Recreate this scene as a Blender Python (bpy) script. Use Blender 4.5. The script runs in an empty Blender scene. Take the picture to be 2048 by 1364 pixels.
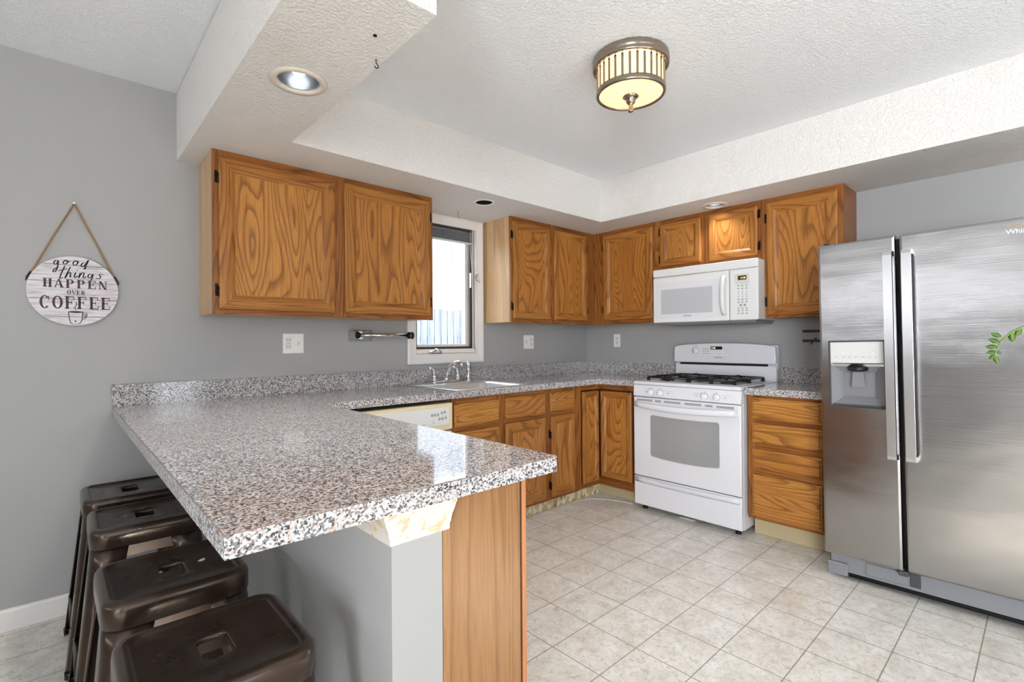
import bpy, bmesh, math, random
from math import sin, cos, pi, radians
from mathutils import Vector, Matrix
random.seed(7)
SC = bpy.context.scene
COL = SC.collection

# ------------------------------------------------------------------ camera
cam = bpy.data.cameras.new('camera'); cam.sensor_width = 36.0; cam.lens = 988.38/2048*36
cam.clip_start = .02
co = bpy.data.objects.new('camera', cam); COL.objects.link(co)
yaw, pit, rol = 0.7425, 0.0021, -0.0071
F = Vector((cos(pit)*sin(yaw), cos(pit)*cos(yaw), sin(pit)))
R = Vector((cos(yaw), -sin(yaw), 0)); U = R.cross(F)
R2 = R*cos(rol)+U*sin(rol); U2 = U*cos(rol)-R*sin(rol)
co.matrix_world = Matrix(((R2.x, U2.x, -F.x, -3.7161), (R2.y, U2.y, -F.y, -2.9931), (R2.z, U2.z, -F.z, 1.2028), (0, 0, 0, 1)))
SC.camera = co

# ------------------------------------------------------------------ world, sun, added daylight lamps, exposure
W = bpy.data.worlds.new('sky'); SC.world = W; W.use_nodes = True
wb = W.node_tree.nodes['Background']; wb.inputs[0].default_value = (.86, .93, 1.0, 1); wb.inputs[1].default_value = 3.4
SC.view_settings.view_transform = 'Standard'; SC.view_settings.look = 'None'
SC.view_settings.exposure = 0.73; SC.view_settings.gamma = 1.0; SC.view_settings.use_curve_mapping = False
def area(name, loc, target, sx, sy, power, col=(1, 1, 1)):
    l = bpy.data.lights.new(name, 'AREA'); l.shape = 'RECTANGLE'; l.size = sx; l.size_y = sy; l.energy = power; l.color = col
    o = bpy.data.objects.new(name, l); COL.objects.link(o); o.location = loc
    o.rotation_euler = (Vector(target)-Vector(loc)).to_track_quat('-Z', 'Y').to_euler()
    return o
area('fill_dining_front', (-4.4, -8.14, 1.5), (-4.4, 0, 1.5), 1.9, 1.45, 6, (.97, .985, 1))  # added lamp at an invented window, fills from behind the camera
area('fill_front_strip', (-2.11, -8.14, 1.25), (-2.11, 0, 1.25), .74, 1.95, 8, (.97, .985, 1))  # added lamp at the invented front strip opening
area('fill_side', (-6.74, -5.2, 1.25), (0, -5.2, 1.25), 1.9, 2.1, 200, (.95, .975, 1))  # added lamp at an invented side opening, main fill for the kitchen
area('fill_high_strip', (-6.74, -1.75, 1.83), (0, -1.75, 1.83), 2.9, .3, 11, (1, .96, .95))  # added lamp at an invented high strip, gives the steel a bright band
area('fill_over_sink', (-1.6, 1.0, 2.85), (-1.5, -.7, 1.0), 1.6, .9, 130, (.93, .97, 1))  # added lamp out of view above the window head, boosts sky light
sun = bpy.data.lights.new('sun', 'SUN'); sun.energy = 15; sun.angle = radians(1.2); sun.color = (1, .95, .84)
so = bpy.data.objects.new('sun', sun); COL.objects.link(so)
so.rotation_euler = Vector((0.0, 1, -.402)).to_track_quat('-Z', 'Y').to_euler()

# ------------------------------------------------------------------ materials
def srgb(r, g, b):
    f = lambda c: (c/255/12.92 if c/255 <= .04045 else ((c/255+.055)/1.055)**2.4)
    return (f(r), f(g), f(b), 1)
class NT:
    def __init__(s, name):
        s.m = bpy.data.materials.new(name); s.m.use_nodes = True; s.t = s.m.node_tree
        s.b = s.t.nodes['Principled BSDF']
    def n(s, typ, ins=None, **kw):
        x = s.t.nodes.new('ShaderNode'+typ)
        for k, v in kw.items(): setattr(x, k, v)
        for k, v in (ins or {}).items(): s.set(x.inputs[k], v)
        return x
    def set(s, i, v):
        if hasattr(v, 'is_output'): s.t.links.new(v, i)
        else: i.default_value = v
    def p(s, **kw):
        for k, v in kw.items(): s.set(s.b.inputs[k.replace('_', ' ')], v)
    def math(s, op, a, b=0.0, c=0.0):
        x = s.n('Math', {0: a, 1: b, 2: c}, operation=op); return x.outputs[0]
    def ramp(s, fac, stops, interp='LINEAR'):
        x = s.n('ValToRGB', {0: fac}); r = x.color_ramp; r.interpolation = interp
        while len(r.elements) < len(stops): r.elements.new(.5)
        for e, (p_, c) in zip(r.elements, stops): e.position = p_; e.color = c
        return x.outputs[0]
    def mix(s, f, a, b, blend='MIX'):
        x = s.n('Mix', data_type='RGBA', blend_type=blend)
        s.set(x.inputs[0], f); s.set(x.inputs[6], a); s.set(x.inputs[7], b); return x.outputs[2]
    def noise(s, vec, scale, detail=2, rough=.5, dist=0):
        x = s.n('TexNoise', {'Scale': scale, 'Detail': detail, 'Roughness': rough, 'Distortion': dist}); s.set(x.inputs['Vector'], vec)
        return x.outputs['Fac']
    def bump(s, h, strength, dist=.01):
        x = s.n('Bump', {'Strength': strength, 'Distance': dist}); s.set(x.inputs['Height'], h); s.p(Normal=x.outputs[0])
    def obj(s): return s.n('TexCoord').outputs['Object']
    def mapping(s, vec, scale=(1, 1, 1), loc=(0, 0, 0)):
        x = s.n('Mapping'); s.set(x.inputs['Vector'], vec); x.inputs['Scale'].default_value = scale; x.inputs['Location'].default_value = loc
        return x.outputs[0]
    def vadd(s, a, b):
        x = s.n('VectorMath', operation='ADD'); s.set(x.inputs[0], a); s.set(x.inputs[1], b); return x.outputs[0]
def plain(name, c, rough=.5, metal=0.0, spec=None, coat=0.0):
    k = NT(name); k.p(Base_Color=c, Roughness=rough, Metallic=metal)
    if coat: k.p(Coat_Weight=coat, Coat_Roughness=.08)
    if spec is not None: k.b.inputs['Specular IOR Level'].default_value = spec
    return k.m
def wood(name, axis, light, mid, dark, rings=185, freq=5.0, along=.17, rough=.40, coat=.06, contrast=1.0):
    k = NT(name); o = k.obj()
    sc = [1, 1, 1]; sc[axis] = along
    rnd = k.n('ObjectInfo').outputs['Random']
    off = k.n('CombineXYZ', {0: k.math('MULTIPLY', rnd, 31.7), 1: k.math('MULTIPLY', rnd, 17.3), 2: k.math('MULTIPLY', rnd, 53.1)}).outputs[0]
    v = k.vadd(k.mapping(o, sc), off)
    base = k.noise(v, freq, 1.2, .35, .25)
    wob = k.noise(v, 38, 2, .5)
    ph = k.math('ADD', k.math('MULTIPLY', base, rings), k.math('MULTIPLY', wob, 1.9))
    s1 = k.math('FRACT', k.math('DIVIDE', ph, 6.2832))
    line = k.ramp(s1, [(.0, (.25, .25, .25, 1)), (.1, (0, 0, 0, 1)), (.55, (.12, .12, .12, 1)), (.86, (.85, .85, .85, 1)), (.93, (1, 1, 1, 1)), (1.0, (.25, .25, .25, 1))])
    sc2 = [1, 1, 1]; sc2[axis] = .035
    pores = k.noise(k.vadd(k.mapping(o, sc2), off), 210, 3, .6)
    pl = k.ramp(pores, [(.46, (0, 0, 0, 1)), (.66, (1, 1, 1, 1))])
    tone = k.noise(v, 2.2, 2, .5)
    c = k.mix(k.ramp(tone, [(.3, (0, 0, 0, 1)), (.7, (1, 1, 1, 1))]), mid, light)
    c = k.mix(k.math('MULTIPLY', pl, .42*contrast), c, dark)
    c = k.mix(k.math('MULTIPLY', line, .66*contrast), c, dark)
    k.p(Base_Color=c, Roughness=rough, Coat_Weight=coat, Coat_Roughness=.18)
    k.b.inputs['Specular IOR Level'].default_value = .28
    k.bump(k.math('ADD', line, k.math('MULTIPLY', pl, .6)), .10, .001)
    return k.m
OL, OM, OD = srgb(196, 136, 66), srgb(178, 116, 50), srgb(100, 54, 20)
OAKV = wood('oak_vertical', 2, OL, OM, OD)
OAKH = wood('oak_horizontal', 0, OL, OM, OD, rings=130, freq=6)
OAKF = wood('oak_frame', 2, srgb(186, 128, 62), srgb(166, 106, 46), OD, rings=110, freq=8, along=.08)
OAKS = wood('oak_face_frame', 2, srgb(168, 108, 50), srgb(140, 82, 34), srgb(82, 42, 16), rings=110, freq=8, along=.08)  # darker than the doors: deeper stain plus painted shade of the recessed frame
OAKT = wood('oak_face_frame_rail', 0, srgb(168, 108, 50), srgb(140, 82, 34), srgb(82, 42, 16), rings=110, freq=8, along=.08)
OAKG = wood('oak_frame_horizontal', 0, srgb(186, 128, 62), srgb(166, 106, 46), OD, rings=110, freq=8, along=.08)
VENEER = wood('oak_veneer_side', 2, srgb(214, 178, 134), srgb(200, 162, 116), srgb(150, 112, 72), rings=40, freq=8, along=.04, contrast=.6, rough=.35)
ENDP = wood('end_panel_laminate', 2, srgb(176, 132, 88), srgb(158, 114, 72), srgb(112, 76, 46), rings=60, freq=10, along=.05, contrast=.75, rough=.25, coat=.4)
STILE = wood('peninsula_stile', 2, srgb(200, 140, 96), srgb(186, 122, 78), srgb(140, 84, 48), rings=40, freq=9, along=.05, contrast=.5)
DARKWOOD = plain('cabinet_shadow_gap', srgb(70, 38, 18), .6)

def wall_mat(name, c, bs=.10, scale=130):
    k = NT(name); o = k.obj()
    t = k.noise(o, 1.3, 3, .5)
    k.p(Base_Color=k.mix(k.math('MULTIPLY', t, .35), c, tuple(x*.86 for x in c[:3])+(1,)), Roughness=.62)
    k.bump(k.noise(o, scale, 3, .55), bs, .004); return k.m
WALL = wall_mat('grey_wall_paint', srgb(169, 168, 167))
KNEE = wall_mat('pale_wall_paint', srgb(222, 216, 213), .05)
def texture_mat(name, c, bs, scale, stain=0):
    k = NT(name); o = k.obj()
    n1 = k.noise(o, scale, 3, .6); blob = k.ramp(n1, [(.42, (0, 0, 0, 1)), (.6, (1, 1, 1, 1))])
    col = c
    if stain:
        s = k.ramp(k.noise(o, 2.3, 4, .6), [(.55, (0, 0, 0, 1)), (.75, (1, 1, 1, 1))])
        col = k.mix(k.math('MULTIPLY', s, stain), c, srgb(196, 168, 140))
    k.p(Base_Color=col, Roughness=.8); k.bump(blob, bs, .004); return k.m
CEIL = texture_mat('ceiling_plaster', srgb(240, 242, 245), .6, 85)
SOFF = texture_mat('soffit_plaster', srgb(229, 225, 221), .62, 76, .22)
WHITE = plain('white_paint', srgb(238, 236, 233), .4)
TRIMW = plain('trim_paint', srgb(232, 226, 222), .38)
def crown_mat():
    k = NT('chipped_crown_paint'); o = k.obj()
    s = k.ramp(k.noise(o, 26, 3, .6), [(.55, (0, 0, 0, 1)), (.6, (1, 1, 1, 1))])
    k.p(Base_Color=k.mix(s, srgb(226, 218, 210), srgb(216, 190, 148)), Roughness=.35); return k.m
CROWN = crown_mat()
def granite():
    k = NT('speckled_laminate'); o = k.obj()
    d = k.n('TexNoise', {'Scale': 300.0, 'Detail': 1.0}); k.set(d.inputs['Vector'], o)
    dv = k.n('VectorMath', operation='SCALE'); k.set(dv.inputs[0], d.outputs['Color']); dv.inputs['Scale'].default_value = .0035
    vo = k.n('TexVoronoi', {'Scale': 270.0}); k.set(vo.inputs['Vector'], k.vadd(o, dv.outputs[0]))
    sep = k.n('SeparateColor'); k.set(sep.inputs[0], vo.outputs['Color'])
    c = k.ramp(sep.outputs[0], [(0, srgb(62, 62, 68)), (.15, srgb(118, 117, 121)), (.38, srgb(180, 160, 148)), (.50, srgb(184, 182, 183)), (.78, srgb(216, 214, 215))], 'CONSTANT')
    k.p(Base_Color=c, Roughness=.075); return k.m
GRAN = granite()
def floor_mat():
    k = NT('vinyl_tile_floor'); o = k.obj(); sp = k.n('SeparateXYZ'); k.set(sp.inputs[0], o)
    def gap(v, off, pit):
        f = k.math('FRACT', k.math('DIVIDE', k.math('ADD', v, off), pit))
        return k.math('MINIMUM', f, k.math('SUBTRACT', 1.0, f))
    g = k.math('MINIMUM', gap(sp.outputs[0], 1.8214+2.316*4, .2316), gap(sp.outputs[1], 1.4285+2.29*4, .229))
    line = k.ramp(g, [(.0065, (1, 1, 1, 1)), (.012, (0, 0, 0, 1))])
    n1 = k.noise(o, 9, 6, .68, .6); n2 = k.noise(o, 46, 6, .74, 1.2)
    c = k.ramp(n1, [(.3, srgb(206, 200, 189)), (.5, srgb(227, 223, 215)), (.7, srgb(239, 237, 232))])
    v = k.ramp(n2, [(.36, (1, 1, 1, 1)), (.5, (0, 0, 0, 1))])
    c = k.mix(k.math('MULTIPLY', v, .55), c, srgb(170, 158, 138))
    st = k.ramp(k.noise(o, 2.6, 5, .65), [(.58, (0, 0, 0, 1)), (.72, (1, 1, 1, 1))])
    c = k.mix(k.math('MULTIPLY', st, .36), c, srgb(190, 160, 122))
    c = k.mix(k.math('MULTIPLY', line, .9), c, srgb(138, 131, 122))
    k.p(Base_Color=c, Roughness=k.math('ADD', .24, k.math('MULTIPLY', n2, .2)))
    k.bump(k.math('SUBTRACT', k.math('MULTIPLY', n2, .3), line), .12, .003); return k.m
FLOOR = floor_mat()
def steel(name, c, rough, wav=0.0, aniso=.6, streak=0.0):
    k = NT(name); o = k.obj()
    k.p(Base_Color=c, Metallic=1.0, Roughness=rough)
    h = k.noise(k.mapping(o, (.9, 1, 1.6)), 2.4, 2, .5)
    s = k.noise(k.mapping(o, (1, 1, 90)), 3.2, 3, .6)
    k.p(Roughness=k.math('ADD', rough-.03, k.math('MULTIPLY', s, .08)))
    if wav: k.bump(k.math('ADD', k.math('MULTIPLY', h, wav), k.math('MULTIPLY', s, .00018)), 1.0, 1.0)
    return k.m
STEEL = steel('brushed_stainless', srgb(168, 166, 166), .20, .006)
STEELH = plain('handle_stainless', srgb(206, 206, 208), .27, 1.0)
SINKM = plain('sink_steel', srgb(214, 217, 220), .33, .85)
CHROME = plain('chrome', srgb(215, 216, 218), .07, 1.0)
NICKEL = plain('aged_nickel', srgb(158, 146, 132), .22, 1.0)
BRASS = plain('aged_brass', srgb(176, 140, 92), .25, 1.0)
APPW = plain('white_enamel', srgb(222, 222, 227), .16, coat=.4)
APPW2 = plain('white_plastic', srgb(224, 224, 223), .3)
CREAM = plain('cream_plastic', srgb(228, 212, 180), .3)
GREYP = plain('grey_plastic', srgb(128, 128, 132), .4)
LGREYP = plain('light_grey_plastic', srgb(206, 206, 204), .35)
DGREY = plain('dark_grey_plastic', srgb(66, 67, 70), .35)
BTN = plain('button_grey', srgb(160, 162, 168), .4)
BLACK = plain('black_plastic', srgb(16, 16, 17), .35)
IRON = plain('cast_iron', srgb(20, 20, 21), .42)
OVENG = plain('oven_glass', srgb(150, 151, 152), .06, 0, .9)
MWG = plain('microwave_glass', srgb(186, 189, 193), .12)
DISPLAY = plain('display_black', srgb(14, 16, 14), .12)
DISPLAYG = plain('display_olive', srgb(78, 58, 14), .2)
HINGE = plain('black_hinge', srgb(24, 22, 22), .35, .6)
INK = plain('grey_print', srgb(96, 96, 100), .5)
INKW = plain('white_print', srgb(246, 246, 248), .3)
BADGE = plain('badge_gold', srgb(206, 186, 140), .3, .8)
PLUM = plain('sign_plum_ink', srgb(78, 52, 64), .7)
SCRIPT = plain('sign_black_ink', srgb(40, 36, 42), .7)
SEAM = plain('laminate_edge_line', srgb(128, 104, 92), .5)
TOE = plain('toe_kick_board', srgb(188, 172, 136), .6)
CAULK = plain('pale_caulk', srgb(214, 208, 198), .5)
def emis(name, c, st):
    k = NT(name); k.p(Base_Color=c, Emission_Color=c, Emission_Strength=st); return k.m
DIGITS = emis('display_digits', srgb(240, 240, 190), 1.2)
LED = emis('dispenser_led', srgb(170, 190, 255), 1.5)
BULB = emis('warm_bulb', (1, .78, .48, 1), 9)
COOLB = emis('downlight_bulb', (.95, .97, 1, 1), 1.1)
def toe_mat():
    k = NT('peeling_toe_kick'); o = k.obj()
    s = k.ramp(k.noise(k.mapping(o, (1, 1, .6)), 22, 3, .6), [(.5, (0, 0, 0, 1)), (.53, (1, 1, 1, 1))])
    s2 = k.ramp(k.noise(o, 9, 3, .6), [(.5, (0, 0, 0, 1)), (.6, (1, 1, 1, 1))])
    c = k.mix(s2, srgb(196, 172, 128), srgb(146, 108, 64))
    k.p(Base_Color=k.mix(s, c, srgb(228, 216, 190)), Roughness=.65); return k.m
TOEP = toe_mat()
def stool_mat():
    k = NT('dark_bronze_metal'); o = k.obj()
    n = k.noise(o, 14, 4, .6)
    k.p(Base_Color=k.mix(n, srgb(44, 34, 27), srgb(74, 56, 43)), Metallic=.6, Roughness=k.math('ADD', .22, k.math('MULTIPLY', n, .14)), Coat_Weight=.3, Coat_Roughness=.15)
    return k.m
BRONZE = stool_mat()
def sign_mat():
    k = NT('whitewashed_planks'); o = k.obj()
    g = k.noise(k.mapping(o, (1, 1, 14)), 9, 4, .65)
    b = k.noise(o, 12, 3, .5)
    c = k.ramp(g, [(.3, srgb(172, 164, 168)), (.5, srgb(214, 209, 212)), (.7, srgb(230, 227, 230))])
    c = k.mix(k.math('MULTIPLY', k.ramp(b, [(.5, (0, 0, 0, 1)), (.7, (1, 1, 1, 1))]), .4), c, srgb(196, 170, 178))
    k.p(Base_Color=c, Roughness=.7); return k.m
SIGN = sign_mat()
def twine_mat():
    k = NT('jute_twine'); o = k.obj()
    k.p(Base_Color=k.mix(k.noise(o, 240, 2), srgb(120, 86, 50), srgb(190, 150, 104)), Roughness=.9); return k.m
TWINE = twine_mat()
def lampglass():
    k = NT('mica_lamp_glass'); o = k.obj()
    n = k.ramp(k.noise(o, 150, 3, .6), [(.3, srgb(226, 198, 150)), (.5, srgb(252, 244, 226)), (.7, srgb(255, 252, 244))])
    tr = k.n('BsdfTranslucent'); k.set(tr.inputs[0], k.mix(1.0, n, (.30, .235, .15, 1), 'MULTIPLY'))
    df = k.n('BsdfPrincipled', {'Base Color': n, 'Roughness': .25})
    em = k.n('Emission', {'Strength': .45}); k.set(em.inputs[0], k.mix(1.0, n, (1, .88, .68, 1), 'MULTIPLY'))
    m1 = k.n('MixShader', {0: .62}); k.set(m1.inputs[1], df.outputs[0]); k.set(m1.inputs[2], tr.outputs[0])
    ad = k.n('AddShader'); k.set(ad.inputs[0], m1.outputs[0]); k.set(ad.inputs[1], em.outputs[0])
    k.set(k.t.nodes['Material Output'].inputs[0], ad.outputs[0]); return k.m
LGLASS = lampglass()
def glass_mat():
    k = NT('window_glass')
    tr = k.n('BsdfTransparent', {'Color': (.97, .98, .99, 1)}); gl = k.n('BsdfGlossy', {'Roughness': .02})
    fr = k.n('Fresnel', {'IOR': 1.45}); m = k.n('MixShader'); k.set(m.inputs[0], k.math('MULTIPLY', fr.outputs[0], .8)); k.set(m.inputs[1], tr.outputs[0]); k.set(m.inputs[2], gl.outputs[0])
    k.set(k.t.nodes['Material Output'].inputs[0], m.outputs[0]); return k.m
GLASS = glass_mat()
SCREEN = plain('bronze_screen_frame', srgb(72, 62, 54), .4, .5)
SHADE = None
def shade_mat():
    k = NT('pleated_shade_fabric'); o = k.obj()
    k.p(Base_Color=k.mix(k.noise(k.mapping(o, (8, 1, 60)), 6, 3), srgb(80, 82, 88), srgb(140, 142, 148)), Roughness=.8); return k.m
SHADE = shade_mat()
SIDING = plain('white_siding', srgb(196, 200, 206), .7)
FENCEM = wood('weathered_fence', 2, srgb(168, 172, 182), srgb(150, 156, 168), srgb(104, 108, 122), rings=40, freq=9, along=.05, rough=.8, coat=0)
GROUND = plain('pale_ground', srgb(190, 196, 190), .9)
LEAFM = plain('leaf_green', srgb(84, 118, 42), .4)
STEMM = plain('stem_green', srgb(112, 138, 60), .5)
POTM = plain('terracotta', srgb(176, 104, 72), .7)
RUST = plain('rusty_ring', srgb(214, 203, 190), .6)
CANM = plain('can_reflector', srgb(196, 200, 204), .25, .85)
DEEP = plain('black_housing', srgb(8, 8, 8), .8)
CLEAR = plain('cloudy_plastic', srgb(220, 220, 216), .25)

# ------------------------------------------------------------------ mesh helpers
class MB:
    def __init__(s): s.bm = bmesh.new()
    def _tag(s, faces, mat, smooth=False):
        for f in faces: f.material_index = mat; f.smooth = smooth
    def box(s, x0, x1, y0, y1, z0, z1, mat=0, bev=0.0, seg=2):
        r = bmesh.ops.create_cube(s.bm, size=1)
        vs = r['verts']
        for v in vs: v.co = Vector(((x0+x1)/2+v.co.x*(x1-x0), (y0+y1)/2+v.co.y*(y1-y0), (z0+z1)/2+v.co.z*(z1-z0)))
        fs = list({f for v in vs for f in v.link_faces}); s._tag(fs, mat)
        if bev > 0:
            es = list({e for v in vs for e in v.link_edges})
            rr = bmesh.ops.bevel(s.bm, geom=es, offset=min(bev, .49*min(abs(x1-x0), abs(y1-y0), abs(z1-z0))), segments=seg, profile=.5, affect='EDGES')
            s._tag(rr['faces'], mat, True)
        return s
    def prism(s, pts, axis, a0, a1, mat=0, bev=0.0):
        # pts: polygon in the two other axes (in order xyz without axis)
        def mk(p, a):
            c = list(p); c.insert(axis, a); return s.bm.verts.new(c)
        A = [mk(p, a0) for p in pts]; B = [mk(p, a1) for p in pts]; n = len(pts)
        fs = [s.bm.faces.new(A[::-1]), s.bm.faces.new(B)]
        for i in range(n): fs.append(s.bm.faces.new((A[i], A[(i+1) % n], B[(i+1) % n], B[i])))
        s._tag(fs, mat)
        if bev > 0:
            es = list({e for f in fs for e in f.edges})
            rr = bmesh.ops.bevel(s.bm, geom=es, offset=bev, segments=2, profile=.5, affect='EDGES', clamp_overlap=True); s._tag(rr['faces'], mat, True)
        return s
    def loft(s, rings, mat=0, cap0=True, cap1=True, smooth=True, closed=True, loop=False):
        R_ = [[s.bm.verts.new(p) for p in r] for r in rings]; fs = []
        n = len(R_[0]); pairs = list(zip(R_[:-1], R_[1:]))
        if loop: pairs.append((R_[-1], R_[0]))
        for a, b in pairs:
            for i in range(n if closed else n-1):
                fs.append(s.bm.faces.new((a[i], a[(i+1) % n], b[(i+1) % n], b[i])))
        s._tag(fs, mat, smooth)
        if cap0 and not loop: s._tag([s.bm.faces.new(R_[0][::-1])], mat)
        if cap1 and not loop: s._tag([s.bm.faces.new(R_[-1])], mat)
        return s
    def lathe(s, prof, c=(0, 0, 0), seg=32, axis=2, mat=0, cap0=True, cap1=True, smooth=True):
        rings = []
        for r, h in prof:
            ring = []
            for i in range(seg):
                a = 2*pi*i/seg; q = [r*cos(a), r*sin(a)]; q.insert(axis, h); ring.append((c[0]+q[0], c[1]+q[1], c[2]+q[2]))
            rings.append(ring)
        return s.loft(rings, mat, cap0, cap1, smooth)
    def tube(s, path, r, seg=8, mat=0, flat=1.0, smooth=True):
        path = [Vector(p) for p in path]; rings = []; up = Vector((0, 0, 1))
        rs = r if isinstance(r, (list, tuple)) else [r]*len(path)
        for i, p in enumerate(path):
            d = (path[min(i+1, len(path)-1)]-path[max(i-1, 0)]).normalized()
            if abs(d.dot(up)) > .98 and i == 0: up = Vector((0, 1, 0))
            x = d.cross(up)
            if x.length < 1e-4: x = d.cross(Vector((1, 0, 0)))
            x.normalize(); y = x.cross(d).normalized(); up = y
            rings.append([tuple(p+x*cos(2*pi*k/seg)*rs[i]+y*sin(2*pi*k/seg)*rs[i]*flat) for k in range(seg)])
        return s.loft(rings, mat, True, True, smooth)
    def frame(s, x0, x1, z0, z1, prof, y, ms=0, mr=1, back=True):
        # mitred rectangular frame facing -y; prof: [(inset, protrusion)]; protrusion measured towards -y from y
        rings = []
        for u, w in prof:
            rings.append([(x0+u, y-w, z0+u), (x1-u, y-w, z0+u), (x1-u, y-w, z1-u), (x0+u, y-w, z1-u)])
        V = [[s.bm.verts.new(p) for p in r] for r in rings]
        if back: V.append(None)
        for a, b in zip(V[:-1], V[1:]):
            if b is None: break
            for i in range(4):
                f = s.bm.faces.new((a[i], a[(i+1) % 4], b[(i+1) % 4], b[i])); f.material_index = ms if i in (1, 3) else mr
        return V
    def face(s, pts, mat=0):
        f = s.bm.faces.new([s.bm.verts.new(p) for p in pts]); f.material_index = mat; return s
    def build(s, name, mats, parent=None, loc=None, rot=None):
        bmesh.ops.recalc_face_normals(s.bm, faces=s.bm.faces)
        me = bpy.data.meshes.new(name); s.bm.to_mesh(me); s.bm.free()
        for m in (mats if isinstance(mats, (list, tuple)) else [mats]): me.materials.append(m)
        o = bpy.data.objects.new(name, me); COL.objects.link(o)
        if parent: o.parent = parent
        if loc: o.location = loc
        if rot: o.rotation_euler = rot
        return o
def rrect(w, h, r, n=6, cx=0, cy=0):
    pts = []
    for sx, sy, a0 in ((1, 1, 0), (-1, 1, 90), (-1, -1, 180), (1, -1, 270)):
        for i in range(n+1):
            a = radians(a0+90*i/n); pts.append((cx+sx*(w/2-r)+r*cos(a), cy+sy*(h/2-r)+r*sin(a)))
    return pts
def thing(name, label, cat, loc=(0, 0, 0), rz=0.0, group=None):
    o = bpy.data.objects.new(name, None); COL.objects.link(o); o.empty_display_size = .05
    o.location = loc; o.rotation_euler = (0, 0, rz); return tag(o, label, cat, group)
def tag(o, label, cat, group=None):
    o['label'] = label; o['category'] = cat
    if group: o['group'] = group
    return o
def struct(o): o['kind'] = 'structure'; return o
def copy_tree(o, parent=None):
    c = o.copy(); COL.objects.link(c)
    if parent: c.parent = parent
    for ch in list(o.children): copy_tree(ch, c)
    return c
def cut(o, cutters):
    for c in cutters:
        m = o.modifiers.new('cut', 'BOOLEAN'); m.operation = 'DIFFERENCE'; m.object = c; m.solver = 'EXACT'
    bpy.context.view_layer.update()
    me = bpy.data.meshes.new_from_object(o.evaluated_get(bpy.context.evaluated_depsgraph_get()))
    o.modifiers.clear(); o.data = me
    for c in cutters: bpy.data.objects.remove(c)
    return o
def text_mesh(name, s, size, mat, parent, loc, rot, depth=.0006, shear=0.0, align='LEFT'):
    cu = bpy.data.curves.new(name, 'FONT'); cu.body = s; cu.size = size; cu.extrude = depth; cu.shear = shear; cu.align_x = align; cu.resolution_u = 3
    t = bpy.data.objects.new('t', cu); COL.objects.link(t); bpy.context.view_layer.update()
    me = bpy.data.meshes.new_from_object(t.evaluated_get(bpy.context.evaluated_depsgraph_get())); me.name = name
    bpy.data.objects.remove(t); me.materials.clear(); me.materials.append(mat)
    o = bpy.data.objects.new(name, me); COL.objects.link(o)
    if parent: o.parent = parent
    o.location = loc; o.rotation_euler = rot; return o
FRONT = (pi/2, 0, 0)      # text facing -y

# ------------------------------------------------------------------ room shell
ZC, ZD, ZS = 2.453, 2.475, 2.132
XW, YF = -6.6, -8.0
m = MB(); m.box(XW-.1, .1, YF-.1, .12, -.06, 0); struct(m.build('floor', FLOOR))
m = MB(); m.box(-3.2, .1, YF-.1, .12, ZC, ZC+.1); m.box(XW-.1, -3.2, YF-.1, .12, ZD, ZD+.1); struct(m.build('ceiling', CEIL))
WX0, WX1, WZ0, WZ1 = -1.885, -1.362, 1.145, 2.076
m = MB(); H = 2.5
m.box(XW, WX0, 0, .15, 0, H); m.box(WX1, .1, 0, .15, 0, H); m.box(WX0, WX1, 0, .15, 0, WZ0); m.box(WX0, WX1, 0, .15, WZ1, H)
struct(m.build('wall_back', WALL))
m = MB(); m.box(0, .12, YF, 0, 0, H); struct(m.build('wall_right', WALL))
# far side of the dining area: high and tall openings invented to admit daylight
m = MB(); a, b = XW-.12, XW
for y0, y1, z0, z1 in ((YF, 0, 0, .2), (YF, 0, 2.3, H), (YF, -6.15, .2, 2.3), (-2.95, 0, .2, 1.66), (-2.95, 0, 1.98, 2.3), (-.3, 0, 1.66, 1.98), (-4.25, -2.95, .2, 2.3)):
    m.box(a, b, y0, y1, z0, z1)
struct(m.build('wall_left', WALL))
m = MB(); a, b = YF-.12, YF  # openings in this wall are invented to let daylight in
for x0, x1, z0, z1 in ((XW, 0, 0, .25), (XW, 0, 2.25, H), (XW, -5.4, .25, 2.25), (-5.4, -3.4, .25, .75), (-3.4, -2.5, .25, 2.25), (-1.72, 0, .25, 2.25)):
    m.box(x0, x1, a, b, z0, z1)
struct(m.build('wall_front', WALL))
# soffit ring with the beam over the peninsula
m = MB(); m.prism([(-3.27, -.001), (-.001, -.001), (-.001, YF+.01), (-.598, YF+.01), (-.598, -.632), (-2.921, -.632), (-2.921, -1.82), (-3.27, -1.82)], 2, ZS, 2.47)
soffit = m.build('soffit', SOFF); struct(soffit)
def cyl(c, r, z0, z1):
    q = MB(); q.lathe([(r, z0), (r, z1)], (c[0], c[1], 0), 40); return q.build('c', WHITE)
CAN1, CAN2, CAN3 = (-3.0855, -1.199), (-1.629, -.4545), (-.398, -1.4425)
cut(soffit, [cyl(CAN1, .072, ZS-.05, ZS+.2), cyl(CAN2, .056, ZS-.05, ZS+.2), cyl(CAN3, .062, ZS-.05, ZS+.2)])
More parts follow.
